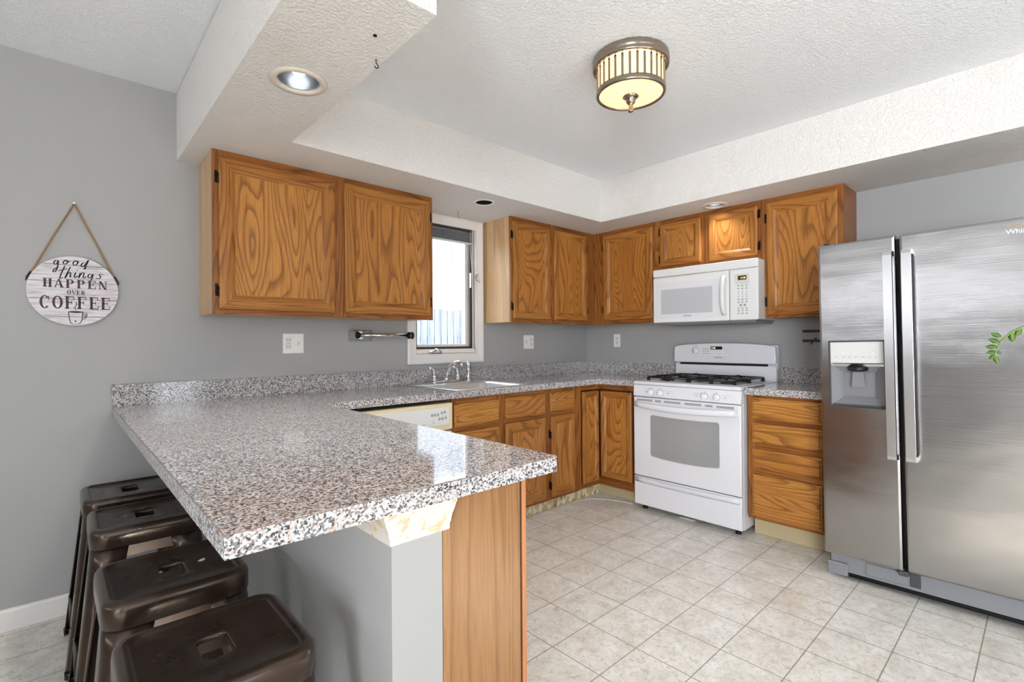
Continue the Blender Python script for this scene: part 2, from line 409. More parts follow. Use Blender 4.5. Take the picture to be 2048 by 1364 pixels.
# half wall under the peninsula and its crown trim
m = MB(); m.box(-3.2, -3.072, -2.05, -.001, 0, .872); struct(m.build('wall_peninsula', WALL))
m = MB()
prof = [(0, .772), (.006, .776), (.007, .79), (.012, .795), (.012, .80), (.016, .812), (.026, .828), (.032, .842), (.036, .846), (.036, .872), (0, .872)]
rings = []
for u, z in prof: rings.append([(-3.2005-u, -.05, z), (-3.2005-u, -2.0505-u, z), (-3.055, -2.0505-u, z)])
m.loft(rings, smooth=False, closed=False, cap0=False, cap1=False); struct(m.build('trim_1', CROWN))
m = MB(); prof = [(0, 0), (-.013, 0), (-.013, .078), (-.009, .088), (-.004, .09), (0, .09)]
m.prism([(y-.0005, z) for y, z in prof], 0, XW+.02, -3.203); struct(m.build('baseboard_back', TRIMW))

# ------------------------------------------------------------------ kitchen window
win = bpy.data.objects.new('window_1', None); COL.objects.link(win); win.location = (0, 0, 0); struct(win)
m = MB(); pr = [(0, .0), (0, .018), (.012, .022), (.055, .014), (.07, .014), (.073, 0)]
m.frame(-1.955, -1.282, 1.052, 2.1305, pr, -.0005); 
m.box(-1.882, -1.365, -.012, .1, 1.1255, 1.1495, bev=.002)
m.build('window_casing', TRIMW, win)
m = MB(); pr = [(0, 0), (0, .13), (.006, .13), (.006, 0)]
m.frame(WX0+.0005, WX1-.0005, WZ0+.005, WZ1-.0005, pr, .14); m.build('window_jamb', TRIMW, win)
m = MB(); pr = [(0, 0), (0, .012), (.019, .012), (.019, 0)]
m.frame(WX0+.007, WX1-.007, WZ0+.008, WZ1-.007, pr, .03); m.build('screen_frame', SCREEN, win)
m = MB(); pr = [(0, 0), (0, .03), (.036, .03), (.036, 0)]
m.frame(WX0+.008, WX1-.008, WZ0+.008, WZ1-.008, pr, .085); m.build('window_sash', TRIMW, win)
m = MB(); m.box(WX0+.04, WX1-.04, .066, .070, WZ0+.04, WZ1-.04); m.build('window_pane', GLASS, win)
m = MB(); m.box(-1.796, -1.678, -.028, -.012, 1.122, 1.132, bev=.003); m.tube([(-1.735, -.03, 1.13), (-1.745, -.045, 1.158), (-1.72, -.05, 1.15), (-1.70, -.05, 1.135)], .006, 8); m.tube([(-1.79, -.024, 1.135), (-1.735, -.03, 1.145)], .006, 8)
m.build('window_crank', CHROME, win)
m = MB(); m.box(-1.392, -1.384, .0, .018, 1.62, 1.733, bev=.002); m.box(-1.358, -1.35, -.036, -.018, 1.672, 1.735, bev=.002); m.tube([(-1.354, -.03, 1.68), (-1.346, -.04, 1.664), (-1.338, -.042, 1.666)], .005, 8); m.build('window_latch', STEELH, win)
sh = thing('window_shade', 'grey pleated shade gathered at the top of the kitchen window', 'window shade', (-1.62, .005, 1.95))
m = MB(); m.box(-.235, .237, -.012, .012, .09, .114, bev=.003); m.build('head_rail', SCREEN, sh)
m = MB(); zz = [0.012+.0065*i for i in range(12)]
m.prism([(-.011 if i % 2 else -.004, z) for i, z in enumerate(zz)]+[(.011, zz[-1]), (.011, zz[0])], 0, -.235, .237); m.build('pleats', SHADE, sh)
m = MB(); m.box(-.235, .237, -.012, .012, 0, .011, bev=.002); m.build('bottom_rail', LGREYP, sh)
m = MB(); m.tube([(.215, -.016, .1), (.222, -.018, -.1), (.236, -.017, -.3), (.238, -.016, -.78)], .0018, 6); m.build('pull_cord', WHITE, sh)

# outside the window
m = MB(); m.box(-7.5, 3.2, -6.5, .16, 2.62, 5.2); struct(m.build('sun_blocker', SIDING))  # unseen block added above the room to keep sun off fence and house
m = MB(); m.box(-4, 8, .2, 12, -.35, -.3); struct(m.build('ground_outside', GROUND))
hs = thing('neighboring_house', 'white clapboard house outside the kitchen window', 'house', (2, 5, -.3))
m = MB(); prev = None
for i in range(36):
    z = .1*i; m.prism([(0, z), (-.018, z), (-.004, z+.1), (0, z+.1)], 0, -4, 5)
m.box(-4, 5, .001, .25, 0, 3.6); m.build('wall', SIDING, hs)
m = MB(); m.frame(.0, .9, 3.1, 4.2, [(0, 0), (0, .04), (.08, .04), (.08, 0)], -.02); m.build('window', SIDING, hs)
m = MB(); m.box(.08, .82, -.03, -.021, 3.18, 3.6); m.build('pane', plain('far_glass', srgb(150, 170, 190), .1), hs)
fn = thing('board_fence', 'pale weathered board fence outside the kitchen window', 'fence', (0, 2.6, -.3))
m = MB(); x = -3.0
random.seed(3)
while x < 4.5:
    w_ = .088+random.random()*.01; m.box(x, x+w_, -.01+random.random()*.008, .012, .02, 1.94+random.random()*.03); x += w_+.014
m.build('boards', FENCEM, fn)
m = MB(); m.box(-3, 4.5, .012, .05, .4, .49); m.box(-3, 4.5, .012, .05, 1.5, 1.59); m.build('rail', FENCEM, fn)

# invented dining windows out of view, for daylight and reflections: frames, panes
def simple_window(name, axis, x0, x1, z0, z1, at, bars=1):
    w = bpy.data.objects.new(name, None); COL.objects.link(w); struct(w)
    w.location = (at, 0, 0) if axis == 0 else (0, at, 0)
    if axis == 0: w.rotation_euler = (0, 0, radians(-90))
    m = MB(); m.frame(x0, x1, z0, z1, [(0, 0), (0, .05), (.045, .05), (.045, 0)], .03)
    for i in range(1, bars): 
        xc = x0+(x1-x0)*i/bars; m.box(xc-.02, xc+.02, -.015, .025, z0+.04, z1-.04)
    m.build('window_frame', TRIMW, w)
    m = MB(); m.box(x0+.04, x1-.04, .0, .004, z0+.04, z1-.04); m.build('window_pane', GLASS, w)
simple_window('added_window_2', 1, -5.395, -3.405, .755, 2.245, YF-.06, 2)
simple_window('added_window_3', 1, -2.495, -1.725, .255, 2.245, YF-.06, 1)
simple_window('added_window_4', 0, .305, 2.945, 1.665, 1.975, XW-.06, 3)
simple_window('added_window_5', 0, 4.255, 6.145, .205, 2.295, XW-.06, 2)

# ------------------------------------------------------------------ cabinets
DOORP = [(0, 0), (0, .011), (.002, .0145), (.006, .0165), (.010, .0185), (.046, .0185), (.049, .0165), (.052, .0168), (.060, .013), (.068, .0075), (.073, .006), (.073, .004)]
def add_door(parent, x0, x1, z0, z1, y, hinge=None, scale=1.0, hz=None, name='door'):
    s = min(1.0, scale)
    m = MB(); pr = [(u*s, w) for u, w in DOORP]
    V = m.frame(x0, x1, z0, z1, pr, y, 0, 1)
    m.bm.faces.new(V[0][::-1]) if V[0] else None
    d = m.build(name, [OAKF, OAKG], parent)
    i = .0725*s
    m = MB(); m.box(x0+i, x1-i, y-.0062, y-.002, z0+i, z1-i); m.build('panel', OAKV, d)
    if hinge:
        h = z1-z0; zs = hz or ((z0+.06, z1-.13) if h > .5 else (z0+.03, z1-.085))
        for z in zs:
            m = MB(); xh = x0-.004 if hinge == 'L' else x1+.004
            m.tube([(xh, y-.012, z), (xh, y-.012, z+.05)], .0045, 8); s_ = 1 if hinge == 'L' else -1
            m.box(min(xh, xh-s_*.011), max(xh, xh-s_*.011), y-.004, y-.0005, z+.004, z+.062, bev=.001)
            m.build('hinge', HINGE, d)
    return d
def add_drawer(parent, x0, x1, z0, z1, y):
    m = MB(); V = m.frame(x0, x1, z0, z1, [(0, 0), (0, .009), (.003, .012), (.007, .0125), (.010, .016), (.014, .0185)], y, 0, 0)
    m.bm.faces.new(V[0][::-1]); m.bm.faces.new([v for v in V[-2]]).material_index = 0
    return m.build('drawer', OAKH, parent)
def cabinet(name, label, loc, rz, w, d, z0, z1, stiles, rails, group, toe=None, toemat=None, body=VENEER, hollow=False):
    t = thing(name, label, 'cabinet', (loc[0], loc[1], 0), rz, group)
    m = MB()
    if hollow:
        for a, b in ((.0005, .016), (w-.016, w-.0005)): q = MB(); q.box(a, b, -d+.019, -.0015, z0+.004, z1); q.build('side_panel', body, t)
        m.box(.016, w-.016, -d+.019, -.0015, z0+.004, z0+.02); m.build('bottom_panel', body, t)
    else: m.box(.0005, w-.0005, -d+.019, -.0015, z0+.004, z1); m.build('body', body, t)
    m = MB()
    for a, b in stiles: m.box(a, b, -d, -d+.0188, z0, z1, 0)
    for a, b in rails: m.box(stiles[0][0]+.001, stiles[-1][1]-.001, -d+.0004, -d+.0186, a, b, 1)
    m.build('face_frame', [OAKS, OAKT], t)
    if toe:
        m = MB(); m.box(.001, w-.001, -toe-.012, -toe, .001, z0+.004); m.build('toe_kick', toemat or TOE, t)
    return t
GU, GB = 'oak wall cabinets', 'oak base cabinets'
R90 = radians(-90)
ul = cabinet('wall_cabinet', 'two-door oak wall cabinet to the left of the window, above the towel holder', (-3.1765, 0), 0, 1.2305, .315, 1.347, 2.1315,
             [(0, .045), (.57, .66), (1.19, 1.2305)], [(1.347, 1.39), (2.08, 2.1315)], GU)
add_door(ul, .0235, .588, 1.37, 2.098, -.3152, 'L'); add_door(ul, .641, 1.2065, 1.371, 2.102, -.3152, 'R')
ur = cabinet('wall_cabinet', 'two-door oak wall cabinet right of the window, running into the corner', (-1.266, 0), 0, .979, .315, 1.347, 2.1315,
             [(0, .04), (.38, .48), (.85, .979)], [(1.347, 1.39), (2.08, 2.1315)], GU)
add_door(ur, .014, .411, 1.377, 2.096, -.3152, 'L', .82); add_door(ur, .459, .868, 1.377, 2.093, -.3152, 'R', .82)
ca = cabinet('wall_cabinet', 'single-door oak wall cabinet between the corner and the microwave', (0, -.3155), R90, .594, .285, 1.347, 2.1315,
             [(0, .12), (.56, .594)], [(1.347, 1.39), (2.08, 2.1315)], GU)
add_door(ca, .102, .581, 1.379, 2.099, -.2852, 'L')
cb = cabinet('wall_cabinet', 'short two-door oak cabinet directly above the white microwave', (0, -.911), R90, .788, .285, 1.745, 2.1315,
             [(0, .055), (.36, .46), (.76, .788)], [(1.745, 1.785), (2.08, 2.1315)], GU)
add_door(cb, .049, .381, 1.772, 2.095, -.2852, 'L', .8); add_door(cb, .438, .772, 1.770, 2.097, -.2852, 'R', .8)
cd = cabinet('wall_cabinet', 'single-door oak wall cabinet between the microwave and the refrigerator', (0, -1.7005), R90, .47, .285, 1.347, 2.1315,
             [(0, .045), (.43, .47)], [(1.347, 1.39), (2.08, 2.1315)], GU, body=OAKS)  # body in darker wood, shade of the unlit side put into the colour
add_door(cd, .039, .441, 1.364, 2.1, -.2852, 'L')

sb = cabinet('base_cabinet', 'oak sink base cabinet beneath the sink with two drawer fronts above two doors', (-2.008, 0), 0, .813, .6, .085, .8735,
             [(0, .03), (.35, .43), (.785, .813)], [(.085, .13), (.66, .71), (.835, .8735)], GB, .54, TOEP, hollow=True)
add_drawer(sb, .012, .362, .70, .837, -.6002); add_drawer(sb, .415, .790, .70, .84, -.6002)
add_door(sb, .012, .362, .106, .667, -.6002, None); add_door(sb, .415, .788, .106, .674, -.6002, None)
# the sink basin hangs inside this cabinet: leave the body hollow
nb = cabinet('base_cabinet', 'narrow oak base cabinet with one drawer, between sink cabinet and corner', (-1.1935, 0), 0, .348, .6, .085, .8735,
             [(0, .035), (.27, .348)], [(.085, .12), (.668, .72), (.838, .8735)], GB, .54, TOEP)
add_drawer(nb, .024, .280, .708, .842, -.6002); add_door(nb, .032, .282, .107, .679, -.6002, 'L', .8, (.16, .52))
cc = thing('corner_cabinet', 'oak corner base cabinet with folded two-leaf door left of the range', 'cabinet', (0, 0, 0), 0, GB)
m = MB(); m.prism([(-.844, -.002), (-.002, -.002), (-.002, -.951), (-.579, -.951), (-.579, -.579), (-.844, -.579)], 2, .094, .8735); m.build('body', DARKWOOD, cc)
m = MB(); m.box(-.844, -.822, -.6, -.5795, .09, .8735); m.box(-.822, -.6, -.6, -.5795, .09, .125, 1); m.box(-.822, -.6, -.6, -.5795, .832, .8735, 1)
m.build('face_frame', [OAKS, OAKT], cc)
m = MB(); m.box(.6, .916, -.6, -.5795, .09, .15, 1); m.box(.6, .916, -.6, -.5795, .832, .8735, 1); m.box(.916, .951, -.6, -.5795, .09, .8735)
m.build('face_frame', [OAKS, OAKT], cc, rot=(0, 0, R90))
add_door(cc, -.812, -.622, .13, .822, -.6002, None, .62)
d2 = add_door(cc, .624, .905, .156, .822, -.6002, None, .72); d2.rotation_euler = (0, 0, R90)
m = MB(); m.box(-.843, -.52, -.552, -.54, .001, .095); m.build('toe_kick', TOEP, cc)
m = MB(); m.box(.553, .95, -.532, -.52, .001, .095); m.build('toe_kick', TOE, cc, rot=(0, 0, R90))
db = cabinet('base_cabinet', 'oak four-drawer base cabinet between the range and the refrigerator', (0, -1.7345), R90, .437, .6, .12, .8735,
             [(0, .04), (.40, .437)], [(.12, .145), (.388, .433), (.542, .588), (.698, .733), (.853, .8735)], GB, .50, TOE)
for a, b in ((.73, .855), (.585, .701), (.43, .545), (.14, .392)): add_drawer(db, .026, .402, a, b, -.6002)
# peninsula cabinet (faces the kitchen side), with the exposed end panel
pc = thing('peninsula_cabinet', 'base cabinet under the peninsula with a flat wood-grain end panel', 'cabinet', (-3.07, -2.05, 0), 0, None)
m = MB(); m.box(.001, .238, .004, 1.428, .09, .8735); m.build('body', VENEER, pc)
m = MB(); m.box(.0, .243, 0, .0035, .0, .8735); m.build('end_panel', ENDP, pc)
m = MB(); m.box(.2435, .2475, -.001, .02, 0, .8735, 1); m.box(.248, .262, -.004, .035, 0, .8735, 0, .0015); m.build('corner_stile', [STILE, DARKWOOD], pc)
m = MB(); m.box(.2385, .256, .036, 1.428, .09, .125); m.box(.2385, .256, .036, 1.428, .84, .8735)
for y in (.036, .50, .96, 1.398): m.box(.2385, .2562, y, y+.03, .09, .8735)
m.build('face_frame', OAKS, pc)
for y in (.05, .515, .975):
    e = add_door(pc, y, y+.43, .11, .85, -.2565, None); e.rotation_euler = (0, 0, pi/2)
m = MB(); m.box(.19, .2, .004, 1.428, .001, .09); m.build('toe_kick', TOE, pc)

# ------------------------------------------------------------------ countertops
ct = thing('countertop', 'speckled grey L-shaped countertop with peninsula and built-in sink', 'countertop', (0, 0, .874))
m = MB(); m.prism([(-3.532, -.0015), (-.0015, -.0015), (-.0015, -.954), (-.635, -.954), (-.635, -.66), (-.66, -.635), (-2.76, -.635), (-2.786, -.66), (-2.786, -2.144), (-3.532, -2.144)], 2, .0, .04)
slab = m.build('slab', GRAN, ct)
q = MB(); q.box(-1.968, -1.402, -.606, -.074, -.2, .3); cq = q.build('c', WHITE); cq.location = (0, 0, .874)
bpy.context.view_layer.update(); cut(slab, [cq])
m = MB(); m.box(-3.532, -.0018, -.02, -.0018, .0402, .142); m.box(-.02, -.0018, -.954, -.0205, .0402, .142); m.build('backsplash', GRAN, ct)
m = MB(); m.box(-3.5325, -2.7855, -2.1445, -2.144, .0370, .0392); m.box(-3.5325, -3.532, -2.1445, -.003, .0370, .0392); m.box(-3.5325, -.003, -.0204, -.02, .1412, .1424); m.build('edge_seam', SEAM, ct)
c2 = thing('countertop', 'short piece of speckled grey countertop between range and refrigerator', 'countertop', (0, 0, .874))
m = MB(); m.box(-.635, -.0015, -2.175, -1.7275, 0, .04); m.build('slab', GRAN, c2)
m = MB(); m.box(-.02, -.0018, -2.175, -1.7275, .0402, .142); m.build('backsplash', GRAN, c2)

# ------------------------------------------------------------------ sink, faucet, sprayer
sk = thing('kitchen_sink', 'stainless steel drop-in sink below the kitchen window', 'sink', (-1.685, -.34, .914))
m = MB(); Z = .0008
rg = lambda w, h, r, z, dx=0, dy=0: [(x, y, z) for x, y in rrect(w, h, r, 6, dx, dy)]
m.loft([rg(.612, .57, .03, Z), rg(.610, .568, .03, Z+.004), rg(.59, .548, .025, Z+.005), rg(.56, .42, .05, Z+.004, 0, -.048), rg(.535, .395, .055, -.01, 0, -.048), rg(.515, .375, .06, -.15, 0, -.048), rg(.42, .28, .06, -.175, 0, -.048), rg(.09, .09, .04, -.178, 0, -.048)], cap0=False)
m.build('basin', SINKM, sk)
m = MB(); m.lathe([(.04, -.1775), (.04, -.174), (.03, -.173), (.028, -.176)], (0, -.048, 0), 24); m.build('drain', CHROME, sk)
fa = thing('faucet', 'chrome two-handle faucet behind the sink, under the window', 'faucet', (-1.70, -.105, .9195))
m = MB(); m.loft([rg(.25, .052, .025, 0), rg(.25, .052, .025, .012), rg(.235, .04, .02, .018)]); m.build('base_plate', CHROME, fa)
m = MB(); m.lathe([(.024, .018), (.02, .03), (.017, .045)], (.0, .0, 0), 20)
m.tube([(0, 0, .035), (.004, -.012, .075), (.01, -.04, .115), (.015, -.08, .14), (.018, -.12, .147), (.02, -.15, .140), (.021, -.16, .118)], [.016, .0155, .0145, .0135, .0125, .012, .0115], 14); m.build('spout', CHROME, fa)
for s_ in (-1, 1):
    m = MB(); xc = s_*.1
    m.lathe([(.024, .018), (.021, .03), (.015, .042), (.013, .05), (.016, .054), (.0, .058)], (xc, 0, 0), 18, cap0=False, cap1=False)
    m.tube([(xc, 0, .048), (xc-.003, 0, .075), (xc-.012, -.004, .098), (xc-.032, -.008, .106), (xc-.048, -.01, .104)], [.012, .011, .010, .008, .006], 10); m.build('handle', CHROME, fa)
sp = thing('sink_sprayer', 'chrome side sprayer standing at the right of the faucet', 'sprayer', (-1.505, -.108, .9195))
m = MB(); m.lathe([(.022, 0), (.02, .012), (.015, .02), (.013, .03), (.011, .05), (.0135, .075), (.012, .10), (.016, .118), (.017, .135), (.012, .142)], (0, 0, 0), 18); m.build('body', CHROME, sp)
m = MB(); m.box(-.006, .006, -.022, -.014, .09, .132, bev=.002); m.build('trigger', CHROME, sp)

# ------------------------------------------------------------------ dishwasher
dw = thing('dishwasher', 'cream dishwasher with white control panel left of the sink cabinet', 'dishwasher', (-2.616, 0, 0))
m = MB(); m.box(.003, .6, -.585, -.03, .10, .845); m.build('body', CREAM, dw)
m = MB(); m.box(.003, .6, -.622, -.5855, .695, .852, 0, .006); m.box(.025, .573, -.6255, -.6222, .728, .829, 1, .0015); cpn = m.build('control_panel', [CREAM, APPW2], dw)
m = MB(); m.box(.003, .6, -.615, -.5855, .13, .688, 0, .005); m.box(.003, .6, -.612, -.5855, .655, .672, 0, .003); m.build('door', CREAM, dw)
m = MB(); m.box(.02, .58, -.545, -.535, .005, .126); m.build('toe_panel', CREAM, dw)
for x, z in ((.455, .79), (.475, .79), (.495, .79), (.522, .798), (.542, .8), (.505, .765), (.525, .765), (.548, .768)):
    m = MB(); m.lathe([(.0085, -.6262), (.0085, -.6256)], (x, 0, z), 14, axis=1); m.build('button', BTN, cpn)
    m = MB(); m.lathe([(.0016, -.6262), (.0016, -.6256)], (x, 0, z+.0135), 8, axis=1); m.build('indicator', INK, cpn)
for k_ in range(3): m = MB(); m.box(.462, .466, -.6262, -.6256, .757-.008*k_, .760-.008*k_); m.build('indicator', INK, cpn)
text_mesh('lettering', 'KENMORE', .0145, INK, cpn, (.34, -.626, .7345), FRONT)

# ------------------------------------------------------------------ range
rg0 = thing('gas_range', 'white gas range with black grates, between corner cabinet and drawer cabinet', 'range', (0, -.9585, 0), R90)
RW = .763
m = MB(); m.box(.003, RW-.003, -.628, -.03, .035, .893, 0, .003); m.build('body', APPW, rg0)
m = MB(); m.box(0, RW, -.668, -.075, .8935, .918, 0, .01, 3); m.box(.05, RW-.05, -.60, -.11, .9185, .9205, 0, .0008); m.build('cooktop', APPW, rg0)
m = MB(); m.prism([(-.6285, .812), (-.668, .812), (-.660, .8925), (-.6285, .8925)], 0, .001, RW-.001, 0, .003); fp = m.build('knob_panel', APPW, rg0)
for x in (.146, .2185, .5335, .613):
    m = MB(); m.lathe([(.0215, -.6655), (.0205, -.674), (.018, -.684), (.0, -.6845)], (x, 0, .8455), 24, axis=1, cap0=True, cap1=False); m.box(x-.0055, x+.0055, -.697, -.676, .827, .864, 0, .002); m.build('knob', APPW2, rg0)
    m = MB(); m.box(x-.0012, x+.0012, -.6665, -.6645, .872, .878); m.box(x-.019, x-.0165, -.6675, -.665, .862, .867); m.build('tick_mark', INK, fp)
for x, w_ in ((.10, .028), (.27, .05), (.47, .05), (.66, .05)):
    m = MB(); m.box(x-.012, x-.012+w_, -.6662, -.6645, .858, .8592); m.box(x-.002, x+.012, -.6668, -.665, .843, .8475); m.build('print_mark', BTN, fp)
# oven door
od = bpy.data.objects.new('x', None); bpy.data.objects.remove(od)
m = MB(); m.box(.002, RW-.002, -.666, -.6285, .2475, .806, 0, .007, 3)
door = m.build('oven_door', APPW, rg0)
def arc_rect(x0, x1, z0, z1, sag, r=.018, n=6):
    pts = []
    for cx, cz, a0 in ((x1-r, z1-r, 0), (x0+r, z1-r, 90), (x0+r, z0+r, 180), (x1-r, z0+r, 270)):
        for i in range(n+1):
            a = radians(a0+90*i/n); pts.append((cx+r*cos(a), cz+r*sin(a)))
        if a0 == 0: pts += [(x1+(x0-x1)*t, z1-sag*.6*(1-(2*t-1)**2)) for t in (.25, .5, .75)]
        if a0 == 180: pts += [(x0+(x1-x0)*t, z0-sag*(1-(2*t-1)**2)) for t in (.2, .35, .5, .65, .8)]
    return pts
m = MB(); m.prism(arc_rect(.139, .627, .399, .686, .012), 1, -.6675, -.6655); m.build('oven_window', OVENG, door)
m = MB()
m.prism(arc_rect(.134, .632, .394, .691, .012), 1, -.6668, -.6651); m.build('window_surround', LGREYP, door)
m = MB(); N = 18; path = []
for i in range(N+1):
    t = i/N; path.append((.022+t*(RW-.044), -.672-.043*(1-abs(2*t-1)**2.6), .757-.014*(1-(2*t-1)**2)))
rings = []
for i, p in enumerate(path):
    hh = .021; rings.append([(p[0], p[1]+.016*cos(a)*(1 if cos(a) < 0 else .9), p[2]+hh*sin(a)) for a in [2*pi*k_/14 for k_ in range(14)]])
m.loft(rings); m.build('handle', APPW, door)
m = MB()
for x0, x1 in ((.03, .155), (.175, .222), (.245, .365), (.395, .51), (.535, .585), (.61, .72)):
    for k_ in range(3):
        dz = -.005*k_; m.box(x0, x1, -.6668, -.6655, .7905+dz, .7928+dz)
m.build('vent_slots', BLACK, door)
m = MB(); m.box(.002, RW-.002, -.664, -.6285, .04, .2415, 0, .006, 2)
for i in range(1): 
    rings = []
    for k_ in range(13):
        t = k_/12; x = .012+t*(RW-.024); b_ = .014*(1-(2*t-1)**2); dz = -.004*(1-(2*t-1)**2)
        rings.append([(x, -.6635, .236+dz), (x, -.667-b_*.8, .234+dz), (x, -.670-b_, .224+dz), (x, -.667-b_*.5, .208+dz), (x, -.6635, .198+dz)])
    m.loft(rings)
m.build('storage_drawer', APPW, rg0)
m = MB()
m.prism([(-.012, .905), (-.075, .905), (-.075, 1.02), (-.06, 1.034), (-.012, 1.034)], 0, .006, RW-.006); m.box(.002, RW-.002, -.062, -.01, 1.0, 1.168, 0, .004); m.build('back_riser', APPW, rg0)
m = MB(); pts = [(.0, 1.05), (.006, 1.036), (RW-.006, 1.036), (RW, 1.05)]
for i in range(13):
    t = i/12; x = RW-.004-t*(RW-.008); pts.append((x, 1.160+.022*(1-(2*t-1)**2)**.8))
m.prism(pts, 1, -.098, -.0625, 0, .007)
bg = m.build('backguard', APPW, rg0)
m = MB(); m.box(.045, RW-.06, -.0765, -.0752, 1.019, 1.0345); m.build('vent_gap', BLACK, rg0)
m = MB(); m.prism(rrect(.222, .084, .012, 5, .348, 1.129), 1, -.0998, -.0984); pn = m.build('control_panel', LGREYP, bg)
m = MB(); m.prism(rrect(.217, .079, .011, 5, .348, 1.129), 1, -.1003, -.0999); m.build('overlay', APPW2, pn)
m = MB(); m.box(.303, .393, -.1012, -.1004, 1.136, 1.159); m.build('display', DISPLAY, pn)
text_mesh('clock_digits', '11:28', .015, DIGITS, pn, (.308, -.1014, 1.1425), FRONT, .0001)
for ix in range(3):
    for iz in range(3):
        m = MB(); m.lathe([(.0052, -.1011), (.0052, -.1004)], (.251+.0175*ix, 0, 1.106+.0175*iz), 10, axis=1); m.build('button', BTN, pn)
        m = MB(); m.box(.409+.017*ix-.003, .409+.017*ix+.003, -.1008, -.1004, 1.106+.0185*iz, 1.1105+.0185*iz); m.build('button', BTN, pn)
for ix in range(4):
    for z in (1.106, 1.124): m = MB(); m.box(.304+.022*ix, .314+.022*ix, -.1008, -.1004, z, z+.003); m.build('button', BTN, pn)
m = MB(); m.lathe([(.027, -.0984), (.026, -.104), (.024, -.112), (0, -.1125)], (.187, 0, 1.128), 26, axis=1, cap1=False); m.box(.182, .192, -.121, -.106, 1.104, 1.152, 0, .002); m.build('oven_knob', APPW2, bg)
text_mesh('lettering', 'KENMORE', .0125, INK, bg, (.333, -.0986, 1.072), FRONT)
m = MB(); m.box(.182, .186, -.0992, -.0981, 1.163, 1.166); m.box(.165, .205, -.0989, -.0981, 1.1685, 1.1695); m.build('tick_mark', INK, bg)
for x in (.16, .38, .60):
    for y in ((-.24, -.47) if x != .38 else (-.355,)):
        m = MB(); m.lathe([(.05, .9207), (.05, .926), (.036, .928), (.036, .936), (.03, .939), (0, .939)], (x, y, 0), 24, cap1=False); m.build('burner', IRON, rg0)
for x0, x1 in ((.075, .375), (.388, .688)):
    m = MB(); y0, y1, zt = -.585, -.125, .951; r_ = .0065
    def bar(p, q): m.tube([p, q], r_, 6)
    for y in (y0, y1): bar((x0, y, zt-.006), (x1, y, zt-.006))
    for x in (x0, x1): bar((x, y0, zt-.006), (x, y1, zt-.006))
    bar((x0, -.355, zt-.004), (x1, -.355, zt-.004))
    xm = (x0+x1)/2
    for yc in (-.24, -.47):
        for dx, dy in ((1, 0), (-1, 0), (0, 1), (0, -1)):
            ex, ey = xm+dx*.15, yc+dy*.115
            m.tube([(ex, ey, zt-.004), (xm+dx*.075, yc+dy*.07, zt+.003), (xm+dx*.028, yc+dy*.028, zt+.002)], [.0065, .006, .005], 6)
    for x in (x0, xm, x1):
        for y in (y0, -.355, y1):
            m.prism([(x-.011, .9212), (x+.011, .9212), (x+.007, zt-.004), (x-.007, zt-.004)], 1, y-.007, y+.007)
    m.build('grate', IRON, rg0)
for x in (.05, RW-.05):
    for y in (-.6, -.1):
        m = MB(); m.lathe([(.018, 0.0005), (.018, .012), (.012, .014), (.012, .036)], (x, y, 0), 14); m.build('foot', BLACK, rg0)

# ------------------------------------------------------------------ microwave
mw = thing('microwave', 'white over-the-range microwave mounted under the short cabinet', 'microwave', (0, -.9625, 1.337), R90)
MW = .763
m = MB(); m.box(.004, MW-.004, -.385, -.01, .004, .397, 0, .004); m.build('body', APPW2, mw)
m = MB(); m.box(.0, MW, -.402, -.3855, .342, .399, 0, .006, 2); m.build('vent_grille', APPW2, mw)
m = MB(); m.box(.0, .573, -.402, -.3855, .0, .338, 0, .008, 2); md = m.build('door', APPW2, mw)
m = MB(); m.box(.027, .52, -.4045, -.4022, .03, .292, 0, .002); m.build('door_glass', APPW, md)
m = MB(); m.box(.070, .462, -.406, -.4047, .063, .243, 0, .0006); m.build('window', MWG, md)
m = MB(); rings = []
for i in range(13):
    t = i/12; z = .035+t*.27; b_ = .034*(1-abs(2*t-1)**3)
    rings.append([(.527+.0, -.4025-b_, z), (.532, -.412-b_, z), (.55, -.414-b_, z), (.558, -.408-b_, z), (.556, -.4025-b_*.7, z)])
m.loft(rings); m.build('handle', APPW2, md)
text_mesh('lettering', 'KENMORE', .0135, INK, md, (.245, -.4047, .041), FRONT)
m = MB(); m.box(.577, MW, -.402, -.3855, .0, .338, 0, .008, 2); mp = m.build('control_panel', APPW2, mw)
m = MB(); m.prism(rrect(.094, .07, .006, 4, .66, .27), 1, -.4032, -.4022); m.build('display_surround', LGREYP, mp)
m = MB(); m.box(.634, .690, -.4042, -.4033, .264, .293); m.build('display', DISPLAYG, mp)
text_mesh('clock_digits', '11:28', .0145, DIGITS, mp, (.652, -.4044, .273), FRONT, .0001)
for r_, z in enumerate((.226, .208, .186, .170, .154, .136, .118, .078, .062, .044)):
    for cx in (.637, .663, .689):
        big = r_ in (0, 1, 5, 6, 7, 8, 9)
        w_ = .0075 if big else .0022; h_ = .0042 if big else .005
        m = MB(); m.prism(rrect(2*w_, 2*h_, h_*.95 if big else .002, 3, cx, z), 1, -.4031, -.4022); m.build('button', BTN, mp)
for cx in (.652, .678): m = MB(); m.lathe([(.009, -.4031), (.009, -.4022)], (cx, 0, .098), 14, axis=1); m.build('button', BTN, mp)
m = MB(); m.prism([(-.375, .0035), (-.36, -.014), (-.09, -.022), (-.05, .0035)], 0, .05, MW-.03); m.build('underside', GREYP, mw)

# ------------------------------------------------------------------ refrigerator
fr = thing('refrigerator', 'stainless steel side-by-side refrigerator with ice dispenser', 'refrigerator', (0, -2.2105, 0.002), R90)
fr.rotation_euler = (Matrix.Rotation(radians(-.8), 4, 'X') @ Matrix.Rotation(R90, 4, 'Z')).to_euler()
FW = .895
m = MB(); m.box(.004, FW-.004, -.775, -.04, .012, 1.665, 0, .004); m.build('body', DGREY, fr)
